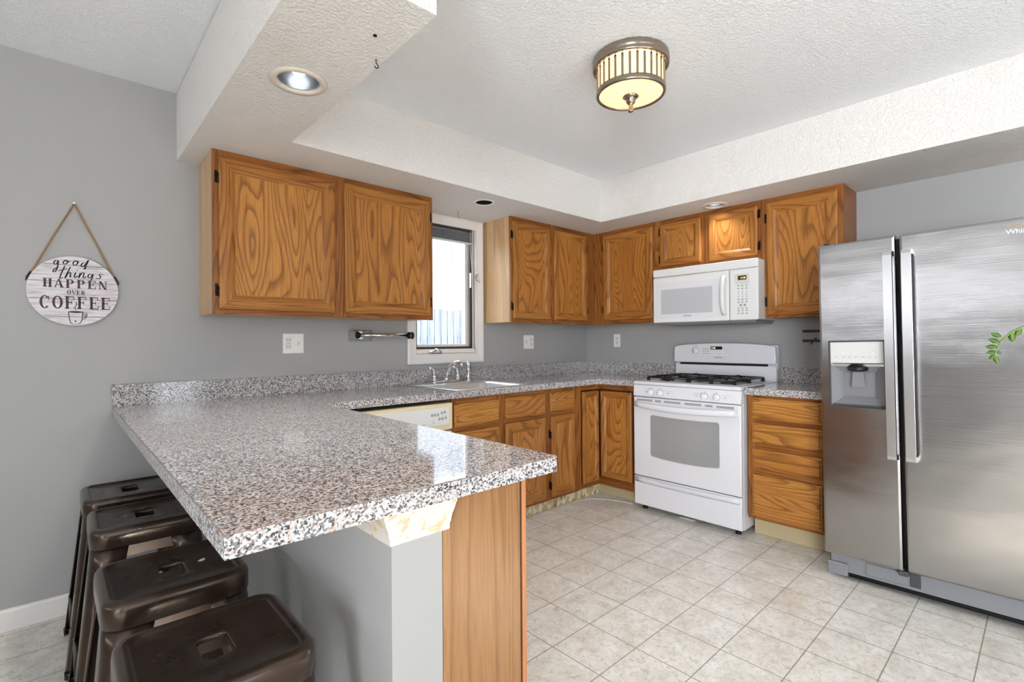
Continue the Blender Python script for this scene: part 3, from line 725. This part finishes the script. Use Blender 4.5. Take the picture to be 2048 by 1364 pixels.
# freezer door with recess
def door_hole(x0, x1, z0, z1, hx0, hx1, hz0, hz1, yf, yb, depth):
    m = MB(); r_ = .012
    outer = lambda y, i: [(x, y, z) for x, z in [(x0+i, z0+i), (x1-i, z0+i), (x1-i, z1-i), (x0+i, z1-i)]]
    hole = lambda y, i: [(x, y, z) for x, z in [(hx0+i, hz0+i), (hx1-i, hz0+i), (hx1-i, hz1-i), (hx0+i, hz1-i)]]
    rings = [outer(yb, 0), outer(yf+r_, 0), outer(yf+r_*.3, r_*.3), outer(yf, r_), hole(yf, 0), hole(yf+.004, .002), hole(yf+depth, .004)]
    m.loft(rings, smooth=False); return m
DZ0, DZ1 = .124, 1.682
m = door_hole(0, .320, DZ0, DZ1, .042, .272, .866, 1.193, -.85, -.785, .055); fd = m.build('freezer_door', STEEL, fr)
m = MB(); m.frame(.040, .274, .864, 1.195, [(0, 0), (0, .003), (.004, .004), (.007, .001), (.007, 0)], -.8495); disp = m.build('dispenser', DGREY, fd)
m = MB(); m.box(.047, .267, -.853, -.82, 1.083, 1.188, 0, .004); m.build('touch_panel', LGREYP, disp)
m = MB(); m.prism([(-.853, 1.08), (-.80, 1.08), (-.80, 1.06), (-.846, 1.068)], 0, .048, .266); m.build('panel_lip', CHROME, disp)
m = MB(); m.frame(.047, .267, .872, 1.08, [(0, 0), (.045, -.045), (.045, -.05)], -.845); m.box(.09, .222, -.7962, -.7955, .90, 1.07); m.build('cavity', GREYP, disp)
m = MB(); m.lathe([(.04, 1.045), (.045, 1.062), (.03, 1.066)], (.157, -.825, 0), 20); m.build('nozzle', BLACK, disp)
m = MB(); m.prism([(.135, 1.04), (.18, 1.04), (.186, .965), (.13, .965)], 1, -.828, -.82); m.build('paddle', GREYP, disp)
m = MB(); m.box(.052, .262, -.846, -.805, .873, .881); m.build('drip_tray', DGREY, disp)
m = MB()
for x in (.075, .105, .13, .155, .185, .21, .235): m.box(x-.006, x+.006, -.8542, -.8532, 1.112, 1.1145)
m.build('print_mark', BTN, disp)
m = MB()
for x in (.10, .15, .225): m.lathe([(.0022, -.8542), (.0022, -.8532)], (x, 0, 1.131), 8, axis=1)
m.build('indicator_led', LED, disp)
m = MB(); m.box(.333, FW, -.85, -.785, DZ0, DZ1, 0, .012, 3); rd = m.build('refrigerator_door', STEEL, fr)
m = MB(); m.box(.002, FW-.002, -.7845, -.7755, DZ0+.01, DZ1-.01); m.build('door_gasket', BLACK, fr)
for x0, dr in ((.2805, fd), (.349, rd)):
    m = MB(); x1 = x0+.0345
    prof = [(-.8495, .638), (-.905, .645), (-.909, .66), (-.912, 1.12), (-.909, 1.585), (-.905, 1.60), (-.8495, 1.607), (-.8495, 1.585), (-.893, 1.578), (-.896, 1.12), (-.893, .667), (-.8495, .66)]
    m.prism(prof, 0, x0, x1); m.build('handle', STEELH, dr)
text_mesh('lettering', 'Whirlpool', .0275, INKW, rd, (.684, -.8508, 1.618), FRONT, .0006)
m = MB(); pts = []
for i in range(26):
    a = 2*pi*i/25; pts.append((.712+.024*cos(a), -.851, 1.6505+.0045*sin(a)+.002*cos(a)))
m.tube(pts, .0013, 5); m.tube([(.745, -.851, 1.606), (.76, -.851, 1.612), (.78, -.851, 1.625), (.80, -.851, 1.628)], .0016, 5); m.build('emblem', BADGE, rd)
m = MB(); m.box(.015, FW-.01, -.80, -.7755, .03, .118, 0, .003); gr = m.build('base_grille', GREYP, fr)
m = MB(); m.box(.004, .09, -.812, -.8005, .012, .075, 0, .004); m.box(.004, .09, -.815, -.8005, .062, .075, 0, .002); m.build('foot_cover', GREYP, fr)
m = MB(); m.box(.165, .33, -.806, -.8005, .046, .105, 0, .003); m.build('filter_cover', GREYP, gr)
m = MB(); m.box(.335, .375, -.805, -.8005, .046, .108, 0, .003); m.build('latch_cover', DGREY, gr)
m = MB()
m.box(.092, FW-.01, -.802, -.776, .0135, .029)
for z in (.016, .022, .028): m.box(.092, FW-.01, -.807, -.8022, z-.001, z+.001)
m.build('vent_slats', BLACK, gr)
m = MB(); m.box(.30, .335, -.845, -.79, .100, .1235, 0, .003); m.build('hinge', DGREY, fr)
m = MB(); m.box(.008, .06, -.845, -.76, 1.666, 1.678, 0, .003); m.box(.025, .05, -.84, -.80, 1.6825, 1.69, 0, .003); m.build('hinge_cap', DGREY, fr)

# ------------------------------------------------------------------ bar stools
def make_stool(label, x, y, rz):
    t = thing('bar_stool', label, 'stool', (x, y, 0), rz, 'bronze metal stools along the peninsula')
    m = MB(); Zt = .612; n = 7
    rr = lambda w, r, z, h=None: [(a, b, z) for a, b in rrect(w, h or w, r, n)]
    rings = [rr(.306, .045, Zt-.060), rr(.31, .047, Zt-.058), rr(.310, .047, Zt-.022), rr(.307, .046, Zt-.010), rr(.298, .044, Zt-.003), rr(.284, .040, Zt), rr(.262, .030, Zt-.0005), rr(.256, .027, Zt-.0045), rr(.25, .024, Zt-.006), rr(.12, .03, Zt-.0075, .15), rr(.060, .018, Zt-.0075, .094), rr(.055, .016, Zt-.009, .089), rr(.052, .015, Zt-.018, .086), rr(.066, .018, Zt-.02, .1), rr(.285, .04, Zt-.02), rr(.298, .04, Zt-.060)]
    m.loft(rings, loop=True); m.build('seat', BRONZE, t)
    # apron under the seat with arched openings
    for k_ in range(4):
        m = MB(); w0 = .118
        pts = [(-w0, .548), (w0, .548), (w0+.006, .475), (w0-.02, .485), (w0-.045, .515), (.0, .518), (-w0+.045, .515), (-w0+.02, .485), (-w0-.006, .475)]
        a = k_*pi/2; V0 = []; V1 = []
        for u, z in pts:
            d_ = .143+(.548-z)*.10
            for off, L in ((d_, V0), (d_-.0025, V1)): L.append(m.bm.verts.new((u*cos(a)+off*sin(a), u*sin(a)-off*cos(a), z)))
        m.bm.faces.new(V0); m.bm.faces.new(V1[::-1])
        for i in range(len(pts)): m.bm.faces.new((V0[i], V0[(i+1) % len(pts)], V1[(i+1) % len(pts)], V1[i]))
        m.build('apron', BRONZE, t)
    for sx, sy in ((1, 1), (-1, 1), (-1, -1), (1, -1)):
        m = MB(); rings = []
        for z, hw, r in ((.552, .0, .046), (.50, .0, .044), (.40, 0, .038), (.22, 0, .031), (.05, 0, .025), (.004, 0, .024)):
            e = .151+(.552-z)*(.206-.151)/.552   # outer edge distance from centre
            o_, i_ = [], []
            L = r*1.05
            arc = [(e-r-L, e)]+[(e-r+r*cos(radians(90-90*q/8)), e-r+r*sin(radians(90-90*q/8))) for q in range(9)]+[(e, e-r-L)]
            ri = r-.003
            arc2 = [(e-r-L, e-.003)]+[(e-r+ri*cos(radians(90-90*q/8)), e-r+ri*sin(radians(90-90*q/8))) for q in range(9)]+[(e-.003, e-r-L)]
            rings.append([(sx*a, sy*b, z) for a, b in arc+arc2[::-1]])
        m.loft(rings); lg = m.build('leg', BRONZE, t)
        m = MB(); e = .190; m.loft([[(sx*(e+a), sy*(e+b), z) for a, b in rrect(.034, .034, .012, 4)] for z in (.0005, .018, .022)]); m.build('foot_cap', BLACK, lg)
    for k_ in range(4):
        a = k_*pi/2; z = .165; o_ = .181
        pr = lambda u, off: (u*cos(a)+off*sin(a), u*sin(a)-off*cos(a), z)
        m = MB(); m.tube([pr(-.165, o_), pr(.165, o_)], .011, 8, flat=.45); m.build('stretcher', BRONZE, t)
    return t
s0 = make_stool('bronze metal stool nearest the camera, at the open end of the peninsula', -3.489, -1.865, 0)
for lb, x, y, rz in (('bronze metal stool second from the camera, with a pale chip beside its seat hole', -3.4955, -1.407, radians(.6)),
                 ('bronze metal stool second from the grey wall, half under the counter', -3.492, -.814, radians(-.5)),
                 ('bronze metal stool farthest from the camera, closest to the grey wall', -3.4985, -.3956, 0)):
    c = copy_tree(s0); c.location = (x, y, 0); c.rotation_euler = (0, 0, rz); c['label'] = lb
    if 'chip' in lb:
        m = MB(); m.prism([(.06, .005), (.07, .0), (.078, .006), (.076, .016), (.066, .012)], 2, .6048, .6062); m.build('paint_chip', CAULK, c)

# ------------------------------------------------------------------ wall sign
sg = thing('wall_sign', 'round whitewashed wooden sign about coffee hanging by twine on the left wall', 'sign', (-3.6625, 0, 1.447))
m = MB(); m.lathe([(.1555, -.006), (.156, -.008), (.156, -.019), (.1545, -.0205)], (0, 0, 0), 64, axis=1, smooth=False); brd = m.build('board', SIGN, sg)
Yt = -.0208
m = MB()
for z in (.115, .04, -.038, -.1165):
    h = math.sqrt(.1545**2-z*z); m.box(-h, h, -.0209, -.0204, z-.0009, z+.0009)
m.build('plank_seam', SCRIPT, brd)
def strokes(name, lines, r, mat, parent):
    m = MB()
    for ln in lines:
        P = [Vector((a/10000, Yt, b/10000)) for a, b in ln]; Q = []
        for i in range(len(P)-1):
            p0, p1, p2, p3 = P[max(i-1, 0)], P[i], P[i+1], P[min(i+2, len(P)-1)]
            for k_ in range(4):
                t = k_/4; Q.append(.5*((2*p1)+(p2-p0)*t+(2*p0-5*p1+4*p2-p3)*t*t+(3*p1-p0-3*p2+p3)*t**3))
        Q.append(P[-1]); n_ = len(Q)
        # calligraphic stroke: flat ribbon, thicker on down strokes
        rs = []
        for i in range(n_):
            d = Q[min(i+1, n_-1)]-Q[max(i-1, 0)]; rs.append(r*(.55+.9*abs(d.z)/(d.length+1e-9)))
        rings = []
        for i, p in enumerate(Q):
            d = (Q[min(i+1, n_-1)]-Q[max(i-1, 0)]).normalized(); nn = Vector((-d.z, 0, d.x))*rs[i]
            rings.append([tuple(p+nn+Vector((0, -.0004, 0))), tuple(p-nn+Vector((0, -.0004, 0))), tuple(p-nn+Vector((0, .0004, 0))), tuple(p+nn+Vector((0, .0004, 0)))])
        m.loft(rings, smooth=False)
    return m.build(name, mat, parent)
GOOD = [[(-529, 1319), (-618, 1310), (-672, 1207), (-647, 1137), (-572, 1178), (-529, 1310), (-548, 1074), (-609, 849), (-681, 794), (-702, 840), (-637, 943), (-530, 1027)],
 [(-312, 1342), (-366, 1263), (-338, 1183), (-258, 1211), (-210, 1304), (-257, 1358), (-312, 1342), (-202, 1280), (-129, 1313)],
 [(19, 1353), (-37, 1263), (-11, 1166), (82, 1196), (131, 1315), (94, 1361), (19, 1353), (149, 1292)],
 [(357, 1313), (281, 1281), (235, 1176), (273, 1115), (356, 1188), (490, 1438), (375, 1115), (336, 1001), (413, 1119)]]
THINGS = [[(-313, 1097), (-404, 843), (-477, 592), (-460, 530), (-380, 576)], [(-530, 856), (-240, 981)],
 [(-130, 1066), (-241, 760), (-315, 557), (-285, 608), (-204, 788), (-131, 819), (-131, 695), (-150, 620), (-95, 649)],
 [(54, 836), (-2, 657), (35, 611), (110, 691)], [(88, 953), (107, 930)],
 [(204, 824), (147, 620), (166, 646), (260, 829), (336, 836), (297, 657), (335, 621), (411, 692)],
 [(622, 811), (526, 802), (468, 697), (506, 625), (583, 681), (641, 813), (602, 582), (552, 518)],
 [(1011, 819), (913, 836), (874, 782), (913, 709), (854, 613), (737, 644)]]
CUP = [[(49, -505), (75, -627), (11, -729), (48, -852)], [(-204, -935), (-168, -1279), (-85, -1475), (138, -1485), (252, -1293), (280, -918)],
 [(279, -1018), (385, -979), (430, -1088), (365, -1240), (252, -1283)], [(290, -1092), (355, -1050), (366, -1140), (301, -1217)], [(20, -1330), (28, -1400)], [(50, -1340), (46, -1400)]]
strokes('script_lettering', GOOD+THINGS, .0017, SCRIPT, brd)
cupo = strokes('cup_drawing', CUP, .0011, SCRIPT, brd)
m = MB(); m.lathe([(.0235, -.0212), (.0235, -.0206)], (0, 0, 0), 24, axis=1)
for v in m.bm.verts: v.co = Vector((v.co.x+.0037, v.co.y, v.co.z*.2-.0948))
m.build('coffee_fill', PLUM, cupo)
def serif(m, ch, x, z, w, h):
    # slab-and-hairline capitals drawn from prisms in a w x h cell
    T, tn, sh_ = w*.26, w*.09, h*.07
    def q(a, b, c, d): m.box(x+a, x+b, Yt-.0004, Yt+.0004, z+c, z+d)
    def poly(p): m.prism([(x+a, z+b) for a, b in p], 1, Yt-.0004, Yt+.0004)
    def stem(a, wd): q(a, a+wd, 0, h); q(a-w*.09, a+wd+w*.09, 0, sh_); q(a-w*.09, a+wd+w*.09, h-sh_, h)
    def ring(cx, cz, rx, rz, tx, tz, a0=0, a1=360, n=28):
        A = [radians(a0+(a1-a0)*i/n) for i in range(n+1)]
        m.loft([[(x+cx+k1*cos(a), Yt+yy, z+cz+k2*sin(a)) for k1, k2, yy in ((rx, rz, -.0004), (rx-tx, rz-tz, -.0004), (rx-tx, rz-tz, .0004), (rx, rz, .0004))] for a in A], smooth=False)
    if ch == 'H': stem(w*.1, T); stem(w*.9-T, T); q(w*.1, w*.9, h*.46, h*.53)
    elif ch == 'A':
        poly([(w*.02, 0), (w*.12, 0), (w*.52, h), (w*.42, h)]); poly([(w*.66, 0), (w*.94, 0), (w*.58, h), (w*.42, h)]); q(w*.25, w*.75, h*.3, h*.37); q(-w*.04, w*.24, 0, sh_); q(w*.56, w*1.04, 0, sh_)
    elif ch in 'PR':
        stem(w*.1, T); ring(w*.46, h*.73, w*.42, h*.27, T*.95, sh_, -90, 90)
        q(w*.2, w*.48, h-sh_, h); q(w*.2, w*.48, h*.46, h*.46+sh_)
        if ch == 'R': poly([(w*.7, 0), (w*1.02, 0), (w*.68, h*.5), (w*.42, h*.48)])
    elif ch in 'EF':
        stem(w*.1, T); q(w*.1, w*.9, h-sh_, h); q(w*.83, w*.9, h*.72, h); q(w*.1, w*.68, h*.47, h*.54); q(w*.62, w*.68, h*.36, h*.65)
        if ch == 'E': q(w*.1, w*.92, 0, sh_); q(w*.86, w*.93, 0, h*.3)
    elif ch == 'N':
        stem(w*.14, tn); stem(w*.82, tn); poly([(w*.1, h), (w*.36, h), (w*.91, 0), (w*.68, 0)])
    elif ch == 'O': ring(w*.5, h*.5, w*.5, h*.52, T, sh_)
    elif ch == 'C': ring(w*.5, h*.5, w*.48, h*.52, T, sh_, 42, 318); q(w*.82, w*.9, h*.66, h*.98)
    elif ch == 'V': poly([(0, h), (w*.28, h), (w*.6, 0), (w*.48, 0)]); poly([(w*.86, h), (w*.96, h), (w*.6, 0), (w*.5, 0)]); q(-w*.06, w*.36, h-sh_, h); q(w*.72, w*1.04, h-sh_, h)
def word(name, s, x0, x1, z, h, mat, fill=.84):
    m = MB(); p = (x1-x0)/len(s)
    for i, ch in enumerate(s): serif(m, ch, x0+i*p+p*(1-fill)/2, z, p*fill, h)
    return m.build(name, mat, brd)
word('capital_lettering', 'HAPPEN', -.107, .117, .0125, .038, PLUM)
word('capital_lettering', 'OVER', -.026, .038, -.017, .0195, SCRIPT)
word('capital_lettering', 'COFFEE', -.118, .13, -.0805, .055, PLUM)
m = MB(); top = (.001, -.009, .3955)
m.tube([(-.141, -.012, .069), (-.075, -.010, .226), top], .0035, 7); m.tube([(.139, -.012, .073), (.075, -.010, .226), top], .0035, 7); m.build('twine', TWINE, sg)
for s_, x, z in ((-1, -.142, .066), (1, .142, .066)):
    m = MB(); m.tube([(x+s_*-.003, -.012, z+.009), (x+s_*.010, -.012, z-.012), (x+s_*.015, -.013, z-.028)], [.006, .005, .002], 6); m.build('clip', BLACK, sg)
nl = MB(); nl.tube([(0, 0, 0), (0, -.016, .001)], .0016, 8); nl.lathe([(.0045, -.016), (.0045, -.0175)], (0, 0, 0), 12, axis=1)
tag(nl.build('nail', CHROME, None, (-3.6615, -.0005, 1.8445)), 'small nail in the grey wall holding the twine', 'nail')

# ------------------------------------------------------------------ outlets
def plate(name, label, loc, rz, gangs):
    t = thing(name, label, 'outlet', loc, rz, 'white outlet plates on the kitchen walls'); w = .070 if len(gangs) == 1 else .118
    m = MB(); m.box(-w/2, w/2, -.006, -.0008, 0, .115, 0, .002); m.build('cover_plate', WHITE, t)
    for i, g in enumerate(gangs):
        cx = 0 if len(gangs) == 1 else (-.028, .028)[i]
        if g == 'duplex':
            for z in (.038, .077):
                m = MB(); m.lathe([(.0165, -.0078), (.0165, -.0062)], (cx, 0, z), 20, axis=1); o = m.build('receptacle', APPW2, t)
                m = MB(); m.box(cx-.0075, cx-.0055, -.0086, -.0079, z, z+.009); m.box(cx+.0055, cx+.0075, -.0086, -.0079, z+.001, z+.008); m.lathe([(.0026, -.0086), (.0026, -.0079)], (cx, 0, z-.006), 8, axis=1); m.build('slots', BLACK, o)
        elif g == 'gfci':
            m = MB(); m.box(cx-.0165, cx+.0165, -.0085, -.0062, .024, .091, 0, .001); o = m.build('receptacle', APPW2, t)
            m = MB()
            for z in (.037, .078): m.box(cx+.003, cx+.0105, -.0092, -.0086, z-.004, z-.002); m.box(cx+.003, cx+.0105, -.0092, -.0086, z+.003, z+.005); m.lathe([(.0026, -.0092), (.0026, -.0086)], (cx-.007, 0, z), 8, axis=1)
            m.build('slots', BLACK, o)
            m = MB(); m.box(cx-.008, cx+.008, -.0092, -.0086, .054, .061); m.build('reset_button', LGREYP, o)
        else:
            m = MB(); m.box(cx-.005, cx+.005, -.0072, -.0062, .045, .070, 0, .0004); m.prism([(-.0072, .053), (-.017, .062), (-.016, .067), (-.0072, .062)], 0, cx-.0035, cx+.0035); m.build('toggle_switch', CREAM, t)
    return t
plate('wall_outlet', 'white double plate with outlet and switch below the left wall cabinet', (-2.7055, 0, 1.146), 0, ('gfci', 'switch'))
plate('wall_outlet', 'white double plate with switch and outlet between window and corner', (-.781, 0, 1.145), 0, ('switch', 'duplex'))
plate('wall_outlet', 'narrow single white outlet plate on the range wall beside the corner', (0, -.349, 1.152), R90, ('duplex',))

# ------------------------------------------------------------------ paper towel holder
th = thing('paper_towel_holder', 'empty chrome paper towel arm mounted on the wall left of the window', 'towel holder', (-2.29, 0, 1.252))
m = MB(); m.loft([[(x, -.001, z) for x, z in rrect(.16, .078, .01, 4)], [(x, -.006, z) for x, z in rrect(.16, .078, .01, 4)], [(x-.02, -.045, z) for x, z in rrect(.08, .066, .012, 4)], [(x-.035, -.075, z) for x, z in rrect(.035, .05, .012, 4)]]); m.build('bracket', CHROME, th)
m = MB(); m.tube([(-.045, -.078, 0), (.305, -.078, 0)], .0135, 16); m.build('arm', CHROME, th)
m = MB(); m.lathe([(.019, -.062), (.022, -.055), (.020, -.045), (.015, -.04)], (0, -.078, 0), 20, axis=0); m.lathe([(.010, -.0635), (.010, -.0625)], (0, -.078, 0), 16, axis=0); m.build('collar', HINGE, th)
m = MB(); m.lathe([(.014, .300), (.024, .306), (.020, .318), (.026, .335), (.02, .339)], (0, -.078, 0), 20, axis=0); m.build('end_cap', BLACK, th)

# ------------------------------------------------------------------ ceiling lamp
cl = thing('ceiling_light', 'round flush ceiling light with ribbed amber glass drum', 'lamp', (-1.845, -1.743, ZC))
m = MB(); m.lathe([(.162, -.0005), (.165, -.004), (.166, -.026), (.162, -.031), (.164, -.036), (.1655, -.042), (.162, -.046), (.156, -.047), (.153, -.044)], seg=64); m.build('canopy', NICKEL, cl)
m = MB(); m.lathe([(.1445, -.0475), (.1445, -.150), (.1405, -.150), (.1405, -.0475)], seg=64, cap0=False, cap1=False); m.build('glass_drum', LGLASS, cl)
NR = 30
for i in range(NR):
    a = 2*pi*i/NR+.05; m = MB(); m.box(-.0048, .0048, .1448, .148, -.149, -.046, 0, .001); m.build('rib', NICKEL, cl, rot=(0, 0, a))
m = MB(); m.lathe([(.1405, -.1402), (.1485, -.1402), (.1505, -.146), (.1485, -.152), (.1505, -.158), (.147, -.163), (.139, -.163), (.136, -.158), (.136, -.1545), (.1405, -.1545)], seg=64, cap0=False, cap1=False); m.build('bottom_ring', NICKEL, cl)
m = MB(); m.lathe([(.1355, -.156), (.09, -.161), (.035, -.165), (.012, -.166), (.012, -.163), (.09, -.158), (.1355, -.153)], seg=48, cap0=False, cap1=False); m.build('glass_bowl', LGLASS, cl)
m = MB(); m.lathe([(.012, -.16), (.034, -.1665), (.036, -.170), (.028, -.176), (.019, -.180), (.021, -.190), (.016, -.199), (.008, -.203), (.0115, -.210), (.008, -.220), (.011, -.228), (.013, -.231), (.009, -.236), (.0, -.237)], seg=24, cap1=False); m.build('finial', NICKEL, cl)
for i, a in enumerate((.9, 3.0, 5.1)):
    m = MB(); m.lathe([(.004, -.062), (.014, -.07), (.02, -.088), (.016, -.105), (.003, -.112)], (.07*cos(a), .07*sin(a), 0), 14); m.build('bulb', BULB, cl)
for a in (.9, 3.0, 5.1):
    lp = bpy.data.lights.new('lamp_glow', 'POINT'); lp.energy = 18; lp.color = (1, .89, .75); lp.shadow_soft_size = .02
    lo = bpy.data.objects.new('lamp_glow', lp); COL.objects.link(lo); lo.parent = cl; lo.location = (.075*cos(a), .075*sin(a), -.128)

# ------------------------------------------------------------------ recessed lights
def can(label, c, r, watts, ring=RUST):
    t = thing('recessed_light', label, 'light', (c[0], c[1], ZS), 0, 'recessed cans in the soffit')
    m = MB(); m.lathe([(r+.001, .0), (r+.024, -.0005), (r+.022, -.006), (r+.004, -.008), (r-.002, -.004), (r-.002, .002)], seg=44, cap0=False, cap1=False); m.build('trim_ring', ring, t)
    m = MB(); pr = []; k_ = 0
    for i in range(20):
        z = .003+i*.0042; rr_ = (r-.004)*(1-.004*i); pr += [(rr_, z), (rr_-.0025, z+.0021)]
    pr.append((.001, .09)); m.lathe(pr, seg=44, cap0=False); m.build('baffle', CANM, t)
    if watts:
        l = bpy.data.lights.new('downlight', 'SPOT'); l.energy = watts; l.spot_size = radians(110); l.spot_blend = .8; l.shadow_soft_size = .04; l.color = (1, .97, .92)
        lo_ = bpy.data.objects.new('downlight', l); COL.objects.link(lo_); lo_.parent = t; lo_.location = (0, 0, .02)
        m = MB(); m.lathe([(.003, .03), (.025, .034), (.034, .045), (.03, .06), (.015, .085)], seg=24); m.build('bulb', COOLB, t)
    return t
can('lit recessed light in the beam above the peninsula', CAN1, .072, 26)
can('small recessed light in the soffit above the microwave', CAN3, .060, 6)
t = thing('recessed_light', 'empty black recessed light hole in the soffit above the window', 'light', (CAN2[0], CAN2[1], ZS), 0, 'recessed cans in the soffit')
m = MB(); m.lathe([(.054, -.001), (.054, .19), (.001, .192)], seg=36, cap0=False); m.build('housing', DEEP, t)
m = MB(); m.lathe([(.0565, -.0005), (.074, -.0008), (.073, -.003), (.055, -.003), (.0545, 0)], seg=40, cap0=False, cap1=False); m.build('trim_ring', WHITE, t)

# ------------------------------------------------------------------ small things
for i, (x, y, lb) in enumerate(((-3.009, -1.621, 'dark screw head in the beam nearer its open end'), (-2.947, -1.507, 'small screw hook in the beam close to its inner edge'))):
    m = MB()
    if i == 0: m.lathe([(.006, 0), (.006, -.003), (.002, -.004)], seg=12)
    else:
        m.tube([(0, 0, 0), (0, 0, -.012), (.006, 0, -.018), (.008, 0, -.025), (0, 0, -.03), (-.006, 0, -.025)], .0018, 6)
    tag(m.build('ceiling_hook', HINGE, None, (x, y, ZS-.0005)), lb, 'hook')
m = MB(); m.tube([(0, 0, 0), (.004, -.002, -.012), (0, .002, -.025), (.006, 0, -.045), (.014, 0, -.052)], .0014, 6)
tag(m.build('loose_wire', HINGE, None, (-1.635, -.17, ZS-.0005)), 'short loose wire dangling from the soffit above the window', 'wire')
for zc, lb in ((1.2615, 'upper black adhesive strip on the wall beside the refrigerator'), (1.197, 'lower black adhesive strip with a diagonal scrap beside the refrigerator')):
    t = thing('adhesive_strip', lb, 'tape', (0, -1.857, zc), R90, 'black strips beside the refrigerator')
    m = MB(); m.box(0, .16, -.003, -.0008, -.009, .009); m.build('strip', BLACK, t)
    if 'scrap' in lb: m = MB(); m.prism([(.045, -.022), (.053, -.026), (.082, .008), (.09, .02), (.078, .022), (.068, .012)], 1, -.005, -.0031); m.build('scrap', BLACK, t)
m = MB(); m.tube([(-1.3221, -.5883, .0035), (-1.1583, -.5639, .0035), (-.9842, -.5592, .0035), (-.837, -.5727, .0035), (-.7322, -.6153, .0035), (-.6667, -.6904, .0035), (-.6205, -.7878, .0035), (-.5956, -.90, .0035)], .003, 6)
tag(m.build('thin_tube', CAULK), 'thin pale tubing lying on the floor along the corner cabinet', 'tubing')
m = MB(); m.box(-.61, -.585, -1.385, -1.275, .0005, .006, 0, .002); m.box(-.607, -.588, -1.37, -1.29, .0061, .0085, 0, .001)
tag(m.build('plastic_clip', CLEAR), 'clear plastic piece on the floor under the range front', 'clip')
# screw-hole clusters left in the window casing
m = MB()
for zc in (2.105, 1.742):
    for dx, dz in ((-.006, .008), (.004, .004), (-.002, -.008), (.007, -.003)): m.lathe([(.0026, -.0145), (.0026, -.0155)], (-1.305+dx, 0, zc+dz), 8, axis=1)
m.build('screw_holes', plain('bare_wood_hole', srgb(150, 112, 76), .8), win)

# ------------------------------------------------------------------ hanging plant at the right edge
pl = thing('hanging_plant', 'trailing green plant whose leafy sprig hangs in front of the refrigerator', 'plant', (-1.3, -3.17, 1.28))
m = MB(); m.lathe([(.06, -.12), (.075, -.118), (.1, 0), (.104, .004), (.094, .006), (.088, -.015), (.0, -.016)], seg=32, cap1=False); m.build('pot', POTM, pl)
for a in (.3, 2.4, 4.5):
    m = MB(); m.tube([(.1*cos(a), .1*sin(a), .002), (0, 0, .5), (0, 0, ZC-1.28-.002)], .002, 5); m.build('cord', TWINE, pl)
def leaf(m, p, d, L, w, nrm):
    d = Vector(d).normalized(); s_ = d.cross(Vector(nrm)).normalized(); u_ = s_.cross(d); p = Vector(p)
    top, bot = [], []
    prof = [(0, .12), (.2, .7), (.45, 1), (.7, .75), (.9, .3), (1, .02)]
    rings = [[tuple(p+d*L*t-s_*w*k_+u_*(.18*w)), tuple(p+d*L*t-u_*.002), tuple(p+d*L*t+s_*w*k_+u_*(.18*w)), tuple(p+d*L*t+u_*.0012)] for t, k_ in prof]
    m.loft(rings)
stem = [(0, .09, .0), (0, .15, .0), (-.002, .20, -.016), (-.003, .24, -.038), (-.004, .268, -.055), (-.005, .292, -.085), (-.006, .307, -.125), (-.006, .311, -.15)]
m = MB(); m.tube(stem, [.0045, .0045, .004, .004, .0035, .003, .0022, .0015], 6); m.build('stem', STEMM, pl)
LV = [(.20, -.016, (0, .35, 1), .032), (.222, -.028, (0, .15, -1), .036), (.205, -.018, (0, -.5, -.8), .05), (.245, -.04, (0, .4, -1), .034), (.17, -.004, (0, -.2, -1), .05), (.268, -.055, (0, -.1, -1), .036), (.292, -.072, (0, 1, .55), .032), (.296, -.09, (0, 1, .35), .032), (.302, -.107, (0, 1, .05), .032), (.305, -.122, (0, 1, -.25), .028), (.308, -.132, (0, .6, -.8), .026), (.309, -.138, (0, -.3, -1), .03), (.306, -.118, (0, -.6, -.6), .02)]
for y, z, d, L in LV:
    m = MB(); leaf(m, (-.004, y, z), d, L, L*.27, (-1, 0, .15)); m.build('leaf', LEAFM, pl)
for k_ in range(9):
    a = 2*pi*k_/9+.9
    if sin(a) > .5: continue
    m = MB(); pts = [(.05*cos(a), .05*sin(a), -.01), (.11*cos(a), .11*sin(a), .05), (.17*cos(a), .17*sin(a), .0), (.19*cos(a), .19*sin(a), -.12)]
    m.tube(pts, [.004, .004, .003, .002], 6); m.build('stem', STEMM, pl)
    for q in range(7):
        t = q/6; p = Vector(pts[1]).lerp(Vector(pts[3]), t); m = MB(); leaf(m, p, (cos(a+1.5*(-1)**q), sin(a+1.5*(-1)**q), -.3), .035, .01, (0, 0, 1)); m.build('leaf', LEAFM, pl)
